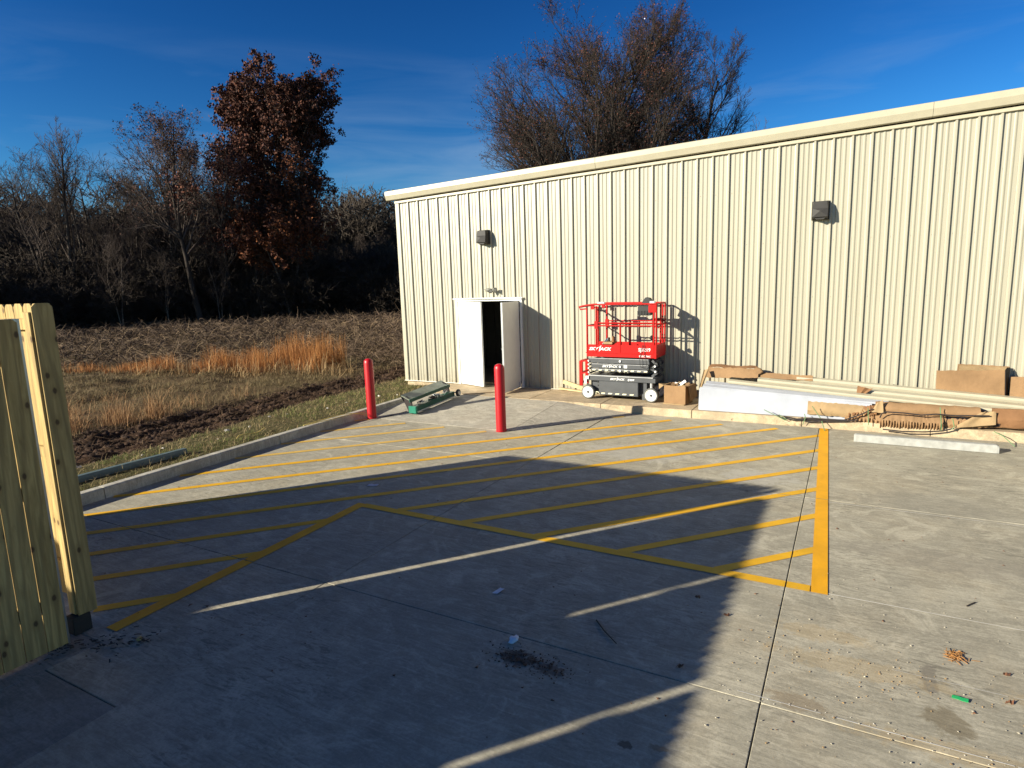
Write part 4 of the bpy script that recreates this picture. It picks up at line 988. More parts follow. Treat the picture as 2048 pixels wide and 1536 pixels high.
def crumple(name, c, sz, mat, label, cat, seed, flat=.5):
    rr_ = random.Random(seed); bm = bmesh.new(); bmesh.ops.create_icosphere(bm, subdivisions=2, radius=1)
    for v in bm.verts:
        f = 1+rr_.uniform(-.32, .25); v.co = Vector((v.co.x*sz[0]*f, v.co.y*sz[1]*f, max(v.co.z*sz[2]*f*(.8+rr_.random()*.5), -sz[2]*flat)))
    me = bpy.data.meshes.new(name); bm.to_mesh(me); bm.free(); me.materials.append(mat)
    o = place(name, me, (c[0], c[1], c[2]+sz[2]*flat), None, (0, 0, rr_.uniform(0, 3))); return tag(o, label, cat)
crumple('crumpled_paper', (-2.16, 3.80, .004), (.055, .035, .018), M['paper'], 'crumpled white paper scrap on the shaded pavement near the brown stain', 'litter', 1)
o = sheet('paper_scrap', [(-2.68, 4.36, .008), (-2.63, 4.36, .010), (-2.61, 4.46, .014), (-2.66, 4.47, .009)], 0, M['paper'], amp=.004, seed=41, NU=3, NV=4, th=.001); tag(o, 'small folded white paper slip on the shaded pavement', 'litter')
o = MB().tube([(-1.69, 4.33, .010), (-1.58, 4.21, .012), (-1.44, 4.09, .010)], lambda f: .007*(1-.4*f), 6).build('twig', M['stick']); tag(o, 'thin straight dark twig lying on the shaded pavement', 'twig')
o = MB().tube([(.92, 5.82, .007), (.99, 5.92, .007)], .005, 5).build('twig', M['stick']); tag(o, 'short dark twig on the sunlit pavement right of the yellow corner', 'twig')
o = sheet('plastic_piece', [(.67, 4.45, .008), (.755, 4.435, .008), (.76, 4.465, .012), (.675, 4.48, .010)], 0, M['greenbit'], amp=.002, seed=43, NU=3, NV=2, th=.003); tag(o, 'small green plastic piece on the sunlit pavement', 'litter')
o = sheet('gum_wrapper', [(-5.76, 6.20, .008), (-5.62, 6.24, .008), (-5.64, 6.31, .011), (-5.78, 6.27, .009)], 0, M['silver'], amp=.004, seed=44, NU=4, NV=3, th=.001); tag(o, 'flat grey wrapper in the shade beside the far yellow lines', 'litter')
crumple('yellow_leaf', (-4.85, 2.52, .004), (.035, .02, .008), M['rope'], 'yellowish leaf on the dark pavement near the fence', 'leaf', 6)
rr = random.Random(12); mb = MB()
for i in range(60):
    c = Vector((.75+rr.gauss(0, .032), 4.98+rr.gauss(0, .04), rr.uniform(.005, .018))); a = Vector((rr.uniform(-1, 1), rr.uniform(-1, 1), rr.uniform(-.1, .1))).normalized()*rr.uniform(.008, .03)
    mb.beam(c-a, c+a, .004, .003)
o = mb.build('straw_pile', M['straw']); tag(o, kind='stuff', label='small pile of orange straw on the sunlit pavement', cat='straw')
mb = MB(); rr = random.Random(14)
for i in range(150):
    x, y = rr.uniform(-5.6, -4.75), 0; y = 1.9+(x+5.6)*.75+rr.gauss(0, .09); 
    if x < -5.15 and y < 2.2 and False: continue
    c = Vector((x, y, rr.uniform(.005, .03))); a = Vector((rr.uniform(.2, 1), rr.uniform(-.2, 1), rr.uniform(-.1, .1))).normalized()*rr.uniform(.004, .022); mb.beam(c-a, c+a, .008, .004)
o = mb.build('fence_foot_litter', M['stick']); tag(o, kind='stuff', label='dark leaf litter gathered at the foot of the gate post', cat='litter')
# scattered leaves, chips and pebbles: countless small grit
def scatter(name, n, mat, box_, smin, smax, label, cat, seed, flat=.35, power=1):
    rr_ = np.random.RandomState(seed); V_ = []; F_ = []
    base = np.array([(0,0,1), (1,0,0), (-.5,.87,0), (-.5,-.87,0), (0,0,-.2)]); fb = np.array([(0,1,2), (0,2,3), (0,3,1), (4,2,1), (4,3,2), (4,1,3)])
    for i in range(n):
        x = rr_.uniform(box_[0], box_[1]); y = box_[2]+(box_[3]-box_[2])*rr_.rand()**power; s = rr_.uniform(smin, smax)
        if x < -5.0 and y < 2.4: continue
        th = rr_.rand()*6.28; c_, s2 = math.cos(th), math.sin(th); b = base*np.array([s*rr_.uniform(.5, 1.8), s, s*flat])*(1+rr_.uniform(-.25, .25, (5, 1)))
        b = b@np.array([[c_, s2, 0], [-s2, c_, 0], [0, 0, 1]]); V_.append(b+np.array([x, y, .004+s*flat*.2])); F_.append(fb+5*(len(V_)-1))
    o = bigmesh(name, np.concatenate(V_), np.concatenate(F_), mat); tag(o, kind='stuff', label=label, cat=cat)
scatter('dead_leaf_bits', 300, M['leaf'], (-8.4, 3.5, 2.6, 11.8), .004, .016, 'brown leaf bits scattered over the pavement', 'leaf litter', 1, .25, 1.5)
scatter('pebbles', 160, M['pebble'], (-.7, 2.5, 3.4, 6.0), .004, .010, 'pale pebbles scattered on the sunlit pavement', 'pebbles', 2, .6)
scatter('joint_pebbles', 60, M['stone'], (-.7, 2.5, 3.86, 3.98), .002, .006, 'white grit along the pavement joint', 'grit', 3, .6)
def crumbs(name, n, cx, cy, sx_, sy_, smax, mat, label, cat, seed):
    rr_ = random.Random(seed); mb_ = MB()
    for i in range(n):
        s_1 = rr_.uniform(.3, 1)**2*smax; c = Vector((cx+rr_.gauss(0, sx_), cy+rr_.gauss(0, sy_), .004+s_1*.2)); a = Vector((rr_.gauss(0, 1), rr_.gauss(0, 1), 0)).normalized(); b = Vector((-a.y, a.x, 0))
        mb_.obox(c, a*s_1*rr_.uniform(.5, 1), b*s_1*.6, (0, 0, s_1*.3))
    o_ = mb_.build(name, mat); return tag(o_, kind='stuff', label=label, cat=cat)
crumbs('soil_crumbs', 260, -2.0, 3.62, .13, .07, .009, plain('dark_soil', (.07, .035, .02), .9), 'dark soil crumbs on the shaded pavement below the paper scrap', 'soil', 1)
crumbs('soil_crumbs', 130, -1.76, 3.60, .12, .06, .008, plain('brown_soil', (.11, .055, .028), .9), 'scattered brown soil crumbs beside the darker heap', 'soil', 2)
crumbs('clay_crumbs', 170, .2, 4.5, .45, .20, .007, plain('clay', (.40, .26, .12), .9), 'tan clay crumbs on the sunlit pavement beyond the front joint', 'soil', 3)
crumbs('clay_crumbs', 120, .9, 3.75, .5, .14, .008, plain('clay_dark', (.30, .20, .10), .9), 'tan clay crumbs on the near right pavement', 'soil', 4)
for i, (x, y, lb) in enumerate(((-.95, 4.02, 'curled brown leaf at the shadow edge near the front joint'), (-.78, 4.86, 'dry leaf at the edge of the shade beside the light streak'), (-1.05, 5.05, 'dry leaf flake in the shade below the yellow corner'), (1.02, 4.88, 'curled brown leaf near the right edge of the pavement'), (.98, 4.55, 'dark leaf at the right picture edge beside the chalk line'))):
    o = sheet('curled_leaf', [(x-.022, y-.012, .008), (x+.02, y-.008, .006), (x+.024, y+.016, .016), (x-.014, y+.013, .012)], 0, M['leaf'], amp=.006, seed=50+i, NU=4, NV=3, th=.001); tag(o, lb, 'leaf', 'curled dry leaves on the pavement')
# white stones in the grass strip
ST = [(-10.65, 4.95, .07), (-10.3, 5.8, .03), (-10.45, 6.25, .03), (-10.55, 7.6, .065), (-10.4, 8.0, .035), (-10.9, 8.9, .035), (-10.7, 9.2, .028), (-10.2, 9.9, .035), (-10.0, 11.4, .045), (-9.6, 11.6, .03), (-10.3, 10.6, .03), (-10.0, 7.0, .022)]
names = ['largest white stone at the near end of the mud strip', 'small white stone beside the green pipe', 'small white stone just past the green pipe', 'large white stone in the middle of the grass strip', 'pale stone next to the large middle stone', 'pale stone where the mud turns away', 'tiny pale stone beside the mud edge', 'pale stone in the grass before the left bollard', 'white stone in the grass near the building corner', 'pale stone by the kerb near the building corner', 'pale stone in the grass behind the left bollard', 'tiny pale stone near the kerb top']
for i, ((x, y, s), nm) in enumerate(zip(ST, names)):
    zz_ = float(land(np.array([x]), np.array([y]))[0][0]); o = crumple('white_stone', (x, y, zz_), (s, s*.7, s*.5), M['stone'], nm, 'stone', 70+i, .2); o['group'] = 'white stones in the grass strip'

# ------------------------------------------------------------------ vegetation
def blades(name, P, H, W_, lean, col_a, col_b, tipc, label, cat, seed, curve=.4, segs=2, zoff=0, ori=None):
    r_ = np.random.RandomState(seed); n = len(P); th = r_.rand(n)*2*np.pi; ln = np.abs(r_.normal(0, 1, n))*lean
    if ori is not None: th = ori + r_.normal(0, .7, n)
    dx = np.stack([np.cos(th), np.sin(th), np.zeros(n)], 1); sd = np.stack([-np.sin(th), np.cos(th), np.zeros(n)], 1)
    fz = r_.rand(n)[:, None]; face = sd*np.where(r_.rand(n) < .5, 1, .5)[:, None]+dx*(fz-.5)
    rows = []; cs = []
    mixc = (np.array(col_a)[None]*(1-fz)+np.array(col_b)[None]*fz)*(r_.uniform(.65, 1.3, n)[:, None])
    for k_ in range(segs+1):
        f = k_/segs; hgt = H*f; off = dx*(ln*H*(f**(1+curve*2)))[:, None]; zc = (hgt*(1-.35*np.minimum(ln, 1.6)*f))[:, None]
        c = P + off + np.concatenate([np.zeros((n, 2)), zc], 1); wd = (W_*(1-.85*f))[:, None]*face
        rows += [c-wd/2, c+wd/2]; cc = mixc*(1-f*.5)+np.array(tipc)[None]*f*.5*1.0; cs += [cc, cc]
    V_ = np.stack(rows, 1).reshape(-1, 3); C_ = np.stack(cs, 1).reshape(-1, 3); k2 = 2*(segs+1)
    F_ = np.concatenate([np.stack([np.arange(n)*k2+2*k_, np.arange(n)*k2+2*k_+1, np.arange(n)*k2+2*k_+3, np.arange(n)*k2+2*k_+2], 1) for k_ in range(segs)])
    o = bigmesh(name, V_, F_, M['tint'], C_); return tag(o, kind='stuff', label=label, cat=cat)
def pts(n, x0, x1, y0, y1, seed, fn=None):
    r_ = np.random.RandomState(seed); x = r_.uniform(x0, x1, n); y = r_.uniform(y0, y1, n)
    if fn is not None: k_ = fn(x, y, r_); x, y = x[k_], y[k_]
    return np.stack([x, y, land(x, y)[0]-.01], 1)
# green strip by the kerb
P = pts(42000, -12.3, -8.95, 2, 19, 1, lambda x, y, r_: (x > mud_lo(y)-.1*r_.rand(len(x))) & (x < kerbx(y)-.20-.1*r_.rand(len(x))) & (fbm(x*2.4, y*2.4, 3, 77) > .36+.22*r_.rand(len(x))))
P = P[(P[:, 1] < 11.9) | (P[:, 0] < -9.05)]; P = P[~((P[:, 0] > X0-.05) & (P[:, 1] > WY))]
r_ = np.random.RandomState(2)
blades('green_grass', P, r_.uniform(.03, .085, len(P)), r_.uniform(.006, .011, len(P)), .7, (.075, .13, .02), (.14, .16, .04), (.20, .20, .07), 'short green grass strip between the kerb and the mud', 'grass', 3)
P = pts(13000, -12.0, -8.95, 2, 19, 4, lambda x, y, r_: (x > mud_lo(y)) & (x < kerbx(y)-.2)); P = P[(P[:, 1] < 11.9) | (P[:, 0] < -9.05)]; P = P[~((P[:, 0] > X0-.05) & (P[:, 1] > WY))]
blades('straw_in_grass', P, r_.uniform(.04, .14, len(P)), r_.uniform(.006, .010, len(P)), 1.6, (.40, .30, .14), (.26, .18, .09), (.45, .36, .2), 'dead straw mixed into the green strip', 'straw', 5)
# mud clods and straw over the ruts
P = pts(5000, -14.4, -10.8, 3, 20, 6, lambda x, y, r_: (x < mud_lo(y)) & (x > mud_hi(y)))
blades('mud_straw', P, r_.uniform(.05, .22, len(P)), r_.uniform(.006, .012, len(P)), 2.2, (.22, .14, .08), (.12, .07, .04), (.3, .2, .12), 'thin straw pressed into the churned mud', 'straw', 7)
cl = pts(5200, -14.3, -10.8, 3, 20, 8, lambda x, y, r_: (x < mud_lo(y)) & (x > mud_hi(y)+.2*r_.rand(len(x))))
base = np.array([(0,0,.8), (1,0,0), (.2,.9,.1), (-.8,.6,0), (-.9,-.5,.1), (.1,-1,0)]); fb = np.array([(0,1,2), (0,2,3), (0,3,4), (0,4,5), (0,5,1)])
n = len(cl); s = r_.uniform(.02, .075, n)**1.0; b = base[None]*s[:, None, None]*r_.uniform(.6, 1.3, (n, 6, 1)); th = r_.rand(n)*6.28
bx = b[..., 0]*np.cos(th)[:, None]-b[..., 1]*np.sin(th)[:, None]; by = b[..., 0]*np.sin(th)[:, None]+b[..., 1]*np.cos(th)[:, None]
Vc = np.stack([bx, by, b[..., 2]], -1)+cl[:, None, :]; Fc = (fb[None]+6*np.arange(n)[:, None, None]).reshape(-1, 3)
cc = np.repeat(np.array([.055, .032, .020])[None]*r_.uniform(.4, 1.6, (n, 1)), 6, 0)
o = bigmesh('mud_clods', Vc.reshape(-1, 3), Fc, M['tint'], cc); tag(o, kind='stuff', label='dark brown mud clods along the tyre ruts', cat='mud')
# stubble field
P = pts(230000, -31, -12.8, 4, 22, 9, lambda x, y, r_: (x < mud_hi(y)+.9*r_.rand(len(x))) & ((y < 12.3+(x+25)/10.4*3.5) | ((x > -15.7) & (y < 20))) & (y > -.25*(x+13)+2) & (fbm(x*.9, y*.9, 3, 91) > .25+.3*r_.rand(len(x))))
d_ = np.hypot(P[:, 0], P[:, 1]); sc_ = d_/16
blades('dead_field_grass', P, r_.uniform(.05, .17, len(P))*sc_**.4, r_.uniform(.008, .014, len(P))*sc_, 1.9, (.21, .145, .075), (.11, .10, .04), (.30, .21, .12), 'matted dead grass across the near field', 'dead grass', 10, segs=1)
# copper tall grass behind, and the nearer tufts
def bandfn(x, y, r_):
    t_ = (x+25)/(25-14.6); yc = 11.9+t_*3.5+(fbm(x*1.3, x*0+3.3, 3, 61)-.45)*1.3; return (x < -15.55-.25*r_.rand(len(x))) & (y > yc-.15) & (y < yc+1.5) & (fbm(x*1.6, y*1.6, 2, 5) > .20+.25*r_.rand(len(x))*(1.2-t_))
P = pts(60000, -26, -14.75, 11, 17.5, 11, bandfn); tt = np.clip((P[:, 0]+26)/11, 0, 1)
Hh = r_.uniform(.25, 1.0, len(P))**.8*(.75+.7*(vnoise(P[:, 0]*2.3, P[:, 1]*2.3, 19)-.4))*(.35+1.15*tt**1.5)*(.7+.6*vnoise(P[:, 0]*1.1, P[:, 1]*1.1, 9))
blades('tall_copper_grass', P, Hh, r_.uniform(.008, .016, len(P)), .16, (.44, .20, .062), (.28, .115, .042), (.52, .245, .08), 'tall copper coloured grass band across the field', 'tall grass', 12, segs=3)
P = pts(5000, -22, -14.3, 11.0, 15.6, 13, lambda x, y, r_: (np.abs(y-(11.7+(x+25)/10.4*3.4)+.1) < .45))
blades('fallen_straw', P, r_.uniform(.3, .8, len(P)), r_.uniform(.012, .02, len(P)), 1.5, (.42, .29, .14), (.30, .19, .09), (.5, .36, .2), 'pale fallen straw in front of the copper grass', 'straw', 14)
tufts = [(-14.3, 6.6, .7, 520), (-14.0, 7.5, .85, 420), (-13.95, 8.35, 1.15, 420), (-15.2, 6.9, .8, 380), (-15.0, 7.9, .6, 220), (-14.5, 9.6, .75, 110), (-16.3, 7.6, .7, 240), (-14.3, 10.9, .55, 70), (-14.8, 6.2, .6, 320), (-17.5, 9.2, .5, 120), (-13.8, 6.0, .5, 220)]
PP = []; HH = []
for x, y, h, n in tufts:
    n = int(n*1.0); q = np.stack([r_.normal(x, .19, n), r_.normal(y, .19, n)], 1); PP.append(np.concatenate([q, (land(q[:, 0], q[:, 1])[0]-.02)[:, None]], 1)); HH.append(r_.uniform(.25, 1, n)*h*.8)
HH = [h*(.55+.8*r_.rand(len(h))) for h in HH]; PP = np.concatenate(PP); HH = np.concatenate(HH)
blades('copper_tufts', PP, HH, r_.uniform(.006, .012, len(PP)), .62, (.40, .235, .11), (.25, .135, .07), (.50, .31, .15), 'loose copper grass tufts standing beside the mud', 'grass tufts', 16, segs=3)
# brush of tangled dead stems
def arcs(name, P, L, W_, ca, cb, label, cat, seed, hmul=1., segs=4):
    r_ = np.random.RandomState(seed); n = len(P); th = r_.rand(n)*6.28; d0 = np.stack([np.cos(th), np.sin(th), np.zeros(n)], 1)
    up_ = r_.uniform(.25, 1.2, n)*hmul; k1 = r_.normal(0, 1, (n, 3))*.35; rows = []; p = P.copy(); d = d0*1.0; d[:, 2] = up_; d /= np.linalg.norm(d, axis=1)[:, None]
    fa = r_.normal(0, 1, (n, 3)); 
    for k_ in range(segs+1):
        sd = np.cross(d, fa); sd /= (np.linalg.norm(sd, axis=1)[:, None]+1e-6); wd = (W_*(1-.8*k_/segs))[:, None]; rows += [p-sd*wd/2, p+sd*wd/2]
        p = p + d*(L/segs)[:, None]; d = d + k1*.6 + np.array([0, 0, -.38]); d /= np.linalg.norm(d, axis=1)[:, None]
    V_ = np.stack(rows, 1).reshape(-1, 3); k2 = 2*(segs+1)
    F_ = np.concatenate([np.stack([np.arange(n)*k2+2*k_, np.arange(n)*k2+2*k_+1, np.arange(n)*k2+2*k_+3, np.arange(n)*k2+2*k_+2], 1) for k_ in range(segs)])
    c = np.array(ca)[None]+(np.array(cb)-np.array(ca))[None]*r_.rand(n, 1); c = c*r_.uniform(.6, 1.35, (n, 1)); C_ = np.repeat(c, k2, 0)
    return tag(bigmesh(name, V_, F_, M['tint'], C_), kind='stuff', label=label, cat=cat)
def brushfn(x, y, r_):
    yc = 12.6+(x+25)/10.4*3.5; return (y > yc+.3+.6*r_.rand(len(x))) & (x < -11.5-(y-12)*.25) & (x*x+y*y < 58**2) & (np.arctan2(-x, y) > .30)
P = pts(70000, -62, -12, 9, 58, 17, brushfn); d_ = np.hypot(P[:, 0], P[:, 1])
keep = r_.rand(len(P)) < np.clip(26/d_, 0, 1)**1.0; P = P[keep]; d_ = d_[keep]
P[:, 2] += np.clip((d_-20)/40, 0, 1)*.25*r_.rand(len(P)) + .35*fbm(P[:, 0]*.5, P[:, 1]*.5, 3, 15)*r_.rand(len(P))
arcs('brush', P, r_.uniform(.4, 1.3, len(P))*(.8+.5*fbm(P[:, 0]*.35, P[:, 1]*.35, 3, 8)), r_.uniform(.012, .024, len(P))*np.clip(d_/26, .7, 2.4), (.135, .092, .062), (.060, .040, .028), 'tangled grey brown brush covering the field behind the copper grass', 'brush', 18)
P = pts(9000, -46, -13, 12, 45, 19, brushfn); d_ = np.hypot(P[:, 0], P[:, 1])
arcs('pale_stems', P, r_.uniform(.5, 1.2, len(P)), r_.uniform(.012, .02, len(P))*np.clip(d_/26, .7, 2), (.30, .215, .13), (.20, .135, .08), 'pale dead stems curling out of the brush', 'brush', 20, 1.3)

# ------------------------------------------------------------------ trees
def norm3(a):
    l = math.sqrt(a[0]*a[0]+a[1]*a[1]+a[2]*a[2]) or 1; return (a[0]/l, a[1]/l, a[2]/l)
def grow(seed, H, r0, lean=(0, 0), kids=(16, 8, 6, 4), ang=(50, 42, 40, 40), ratio=(.42, .5, .5, .45), trop=(.03, .10, .08, .04), wob=(.05, .09, .12, .16),
         start=.28, fork=0, leafn=0, nseg=(10, 6, 4, 2), taper=.85, shape='oval'):
    rd = random.Random(seed); segs = []; leaves = []
    def perp(d):
        a = (rd.gauss(0, 1), rd.gauss(0, 1), rd.gauss(0, 1)); k_ = a[0]*d[0]+a[1]*d[1]+a[2]*d[2]
        return norm3((a[0]-d[0]*k_, a[1]-d[1]*k_, a[2]-d[2]*k_))
    def br(p, d, L, r, lev):
        n = nseg[min(lev, len(nseg)-1)]; st = L/n; last = lev == len(kids)
        pend = []
        nk = kids[lev] if not last and lev < len(kids) else 0
        ks = sorted(rd.uniform(start if lev == 0 else .18, .99) for _ in range(nk)); ki = 0
        for i in range(n):
            w_ = wob[min(lev, len(wob)-1)]; d = norm3((d[0]+rd.gauss(0, w_), d[1]+rd.gauss(0, w_), d[2]+rd.gauss(0, w_)+trop[min(lev, len(trop)-1)]))
            q = (p[0]+d[0]*st, p[1]+d[1]*st, p[2]+d[2]*st); f0, f1 = i/n, (i+1)/n
            ra, rb_ = r*(1-taper*f0), r*(1-taper*f1); segs.append((p, q, ra, rb_, lev))
            while ki < nk and ks[ki] <= f1:
                f = ks[ki]; ki += 1; t_ = (f-f0)/(f1-f0); c = (p[0]+(q[0]-p[0])*t_, p[1]+(q[1]-p[1])*t_, p[2]+(q[2]-p[2])*t_)
                a = R(ang[min(lev, len(ang)-1)]*rd.uniform(.65, 1.25)); pv_ = perp(d); 
                if lev == 0: pv_ = norm3((pv_[0], pv_[1], pv_[2]*.3))
                nd = norm3(tuple(d[m_]*math.cos(a)+pv_[m_]*math.sin(a) for m_ in range(3)))
                if lev == 0 and shape == 'oval': Lk = L*ratio[0]*(.45+.75*math.sin(math.pi*min(1, (f-start)/(1-start)*.80+.14)))*rd.uniform(.7, 1.15)
                elif lev == 0 and shape == 'dome': Lk = L*ratio[0]*(.55+.60*math.sin(math.pi*min(1, .12+.68*(f-start)/(1-start))))*rd.uniform(.75, 1.12)
                elif lev == 0 and shape == 'vase': Lk = L*ratio[0]*(1.06-.66*f)*rd.uniform(.86, 1.08)
                elif lev == 0: Lk = L*ratio[0]*(1.1-.75*f)*rd.uniform(.7, 1.15)
                else: Lk = L*ratio[min(lev, len(ratio)-1)]*(1.15-.6*f)*rd.uniform(.7, 1.2)
                rk = min(r*(1-taper*f)*.62, Lk*.028+.004)
                pend.append((c, nd, Lk, rk))
            p = q
        if last or lev >= len(kids)-1:
            for _ in range(leafn): 
                leaves.append((p[0]+rd.gauss(0, .12), p[1]+rd.gauss(0, .12), p[2]+rd.gauss(0, .12)))
        for c in pend: br(c[0], c[1], c[2], c[3], lev+1)
    br((0, 0, -.3), norm3((lean[0], lean[1], 1)), H, r0, 0)
    for k_ in range(fork):
        a = rd.uniform(0, 6.28); br((math.cos(a)*r0*1.2, math.sin(a)*r0*1.2, -.3), norm3((lean[0]+math.cos(a)*.22, lean[1]+math.sin(a)*.22, 1)), H*rd.uniform(.75, .95), r0*.75, 0)
    return segs, leaves
def segmesh(segs, n=3, rmin=.0):
    A = np.array([s_[0] for s_ in segs]); B = np.array([s_[1] for s_ in segs]); ra = np.maximum(np.array([s_[2] for s_ in segs]), rmin); rb_ = np.maximum(np.array([s_[3] for s_ in segs]), rmin*.7)
    D = B-A; D /= (np.linalg.norm(D, axis=1)[:, None]+1e-9); ref = np.where(np.abs(D[:, 2:3]) < .9, np.array([[0, 0, 1.]]), np.array([[1., 0, 0]]))
    U = np.cross(D, ref); U /= np.linalg.norm(U, axis=1)[:, None]; W2 = np.cross(D, U); rows = []
    for c, r_1 in ((A, ra), (B, rb_)):
        for k_ in range(n): t_ = 2*math.pi*k_/n; rows.append(c+(U*math.cos(t_)+W2*math.sin(t_))*r_1[:, None])
    V_ = np.stack(rows, 1).reshape(-1, 3); base_ = np.arange(len(A))*2*n
    F_ = np.concatenate([np.stack([base_+k_, base_+(k_+1) % n, base_+n+(k_+1) % n, base_+n+k_], 1) for k_ in range(n)])
    return V_, F_
def leafmesh(L, size, cols_, seed, cl=1):
    r_ = np.random.RandomState(seed); L = np.array(L); n = len(L)
    a = r_.normal(0, 1, (n, 3)); a /= np.linalg.norm(a, axis=1)[:, None]; b = np.cross(a, r_.normal(0, 1, (n, 3))); b /= np.linalg.norm(b, axis=1)[:, None]
    s_ = (size*r_.uniform(.5, 1.3, n))[:, None]; c0, c1, c2, c3 = L-a*s_, L-b*s_*.55+a*s_*.1, L+a*s_, L+b*s_*.55+a*s_*.1
    V_ = np.stack([c0, c1, c2, c3], 1).reshape(-1, 3); F_ = np.arange(4*n).reshape(-1, 4)
    ca = np.array(cols_); pick = ca[r_.randint(0, len(ca), n)]*r_.uniform(.6, 1.35, (n, 1)); return V_, F_, np.repeat(pick, 4, 0)
TREES = {}
def make_tree(name, label, loc, gp, twig_r=.012, leaf=None, bark_='bark', twigmat='twig', rot=0, group=None, cat='tree'):
    t_ = empty(name, loc, label, cat, group)
    t_.rotation_euler = (0, 0, rot)
    segs, leaves = grow(**gp)
    tr = [s_ for s_ in segs if s_[4] == 0]; cw = [s_ for s_ in segs if s_[4] > 0]
    V_, F_ = segmesh(tr, 8); bigmesh('trunk', V_, F_, M[bark_], parent=t_, smooth=True)
    mid = [s_ for s_ in cw if s_[4] == 1]; fine_ = [s_ for s_ in cw if s_[4] > 1]
    V1, F1 = segmesh(mid, 5, twig_r)
    V_, F_ = segmesh(fine_, 3, twig_r*.55); bigmesh('crown', np.concatenate([V1, V_]), np.concatenate([F1, F_+len(V1)]), M[twigmat], parent=t_)
    if leaf:
        V_, F_, C_ = leafmesh(leaves, leaf[0], leaf[1], gp['seed']); bigmesh('foliage', V_, F_, M['tint'], C_, parent=t_)
    print('tree', name, len(segs), len(leaves)); TREES[label] = t_
    return t_
def copy_tree(src, loc, rot, scl, label, group=None):
    c = src.copy(); col.objects.link(c); c.location = loc; c.rotation_euler = (0, 0, rot); c.scale = scl; c['label'] = label
    if group: c['group'] = group
    for ch_ in src.children:
        k_ = ch_.copy(); col.objects.link(k_); k_.parent = c
    return c
RUST = [(.095, .038, .025), (.072, .030, .022), (.125, .048, .028), (.055, .025, .020)]
make_tree('oak_tree', 'tallest tree with dense russet crown above the tree line', (-44.9, 39.8, .1),
          dict(seed=17, H=17.0, r0=.50, kids=(46, 10, 7, 3), ang=(54, 45, 42, 45), ratio=(.325, .50, .5, .5), trop=(.02, .07, .05, .02), start=.36, leafn=6, nseg=(12, 6, 4, 2), wob=(.025, .08, .12, .2), shape='dome'),
          .018, (.125, RUST), 'barkdark')
make_tree('oak_tree', 'low orange brown oak in front of the tallest russet tree', (-42.6, 38.0, .1),
          dict(seed=12, H=11.0, r0=.15, kids=(24, 8, 6), ang=(58, 45, 42), ratio=(.34, .50, .5), trop=(.02, .07, .04, .02), start=.44, leafn=6, nseg=(10, 5, 3, 2), fork=1),
          .014, (.125, [(.20, .070, .026), (.13, .046, .022), (.09, .034, .022)]), 'barkpale')
make_tree('big_bare_tree', 'huge nearly leafless tree spreading behind the building roof', (-13.0, 33.3, .0),
          dict(seed=29, H=13.6, r0=.42, kids=(62, 15, 10, 4), ang=(62, 36, 34, 34), ratio=(.78, .46, .5, .5), trop=(.02, .055, .09, .06), start=.10, leafn=1, nseg=(12, 8, 5, 2), wob=(.02, .04, .09, .16), shape='vase'),
          .013, (.040, [(.085, .034, .026), (.06, .027, .022), (.11, .04, .026)]), 'barkdark', 'barkdark')
make_tree('bare_tree', 'finer bare tree right of the huge one behind the roof', (-9.7, 41.2, .0),
          dict(seed=31, H=14.6, r0=.30, kids=(36, 12, 10, 2), ang=(48, 36, 34), ratio=(.46, .50, .5), trop=(.02, .10, .12, .06), start=.2, leafn=0, nseg=(12, 8, 5, 2), wob=(.03, .05, .09, .14), shape='cone'),
          .012, None, 'barkdark', 'barkdark')
make_tree('bare_tree', 'thin bare treetop peeping above the roof right of the others', (-5.6, 49.5, .0),
          dict(seed=33, H=12.6, r0=.2, kids=(12, 6, 5), ang=(40, 36, 34), ratio=(.40, .50, .5), trop=(.02, .13, .1, .06), start=.3, nseg=(12, 7, 4, 2), shape='cone'), .012, None, 'bark')
SP = [(.12, .06, .042), (.09, .045, .036)]
gp4 = dict(seed=41, H=15.5, r0=.24, lean=(-.17, -.12), kids=(28, 9, 6, 3), ang=(52, 44, 42, 42), ratio=(.43, .52, .5, .45), trop=(.05, .07, .05, .03), start=.34, leafn=1, nseg=(11, 6, 4, 2), wob=(.04, .1, .14, .2), shape='cone')
make_tree('leaning_tree', 'tall thin leaning tree with fine pointed crown left of the russet one', (-45.2, 31.4, .1), gp4, .014, (.07, SP), 'barkdark')
gp5 = dict(seed=47, H=13.2, r0=.20, lean=(.06, .02), kids=(20, 8, 6, 3), ang=(50, 44, 42, 42), ratio=(.38, .52, .5, .45), trop=(.02, .07, .05, .03), start=.34, leafn=2, nseg=(10, 6, 4, 2), wob=(.05, .1, .14, .2))
make_tree('brown_leaf_tree', 'brown leaved multi stemmed tree just left of the russet oak', (-45.6, 34.3, .1), gp5, .014, (.12, [(.13, .05, .033), (.10, .042, .034), (.16, .06, .035)]), 'barkdark')
protoA = make_tree('bare_tree', 'bare crooked tree at the far left leaning toward the fence', (-52.4, 25.0, .0),
          dict(seed=53, H=11.6, r0=.20, lean=(-.24, -.14), kids=(16, 9, 6, 3), ang=(55, 46, 44, 44), ratio=(.40, .52, .5, .45), trop=(.05, .05, .04, .02), start=.32, nseg=(10, 6, 4, 2), wob=(.06, .12, .16, .22)), .014, None, 'barkdark', group='bare trees along the field edge')
protoB = make_tree('bare_tree', 'bare tree with upright pale twigs among the field edge trees', (-56.0, 33.0, .0),
          dict(seed=59, H=12.0, r0=.18, kids=(26, 8, 6), ang=(34, 34, 32), ratio=(.42, .5, .5), trop=(.02, .13, .1, .06), start=.25, nseg=(10, 6, 4, 2), shape='cone'), .014, None, 'bark', group='bare trees along the field edge')
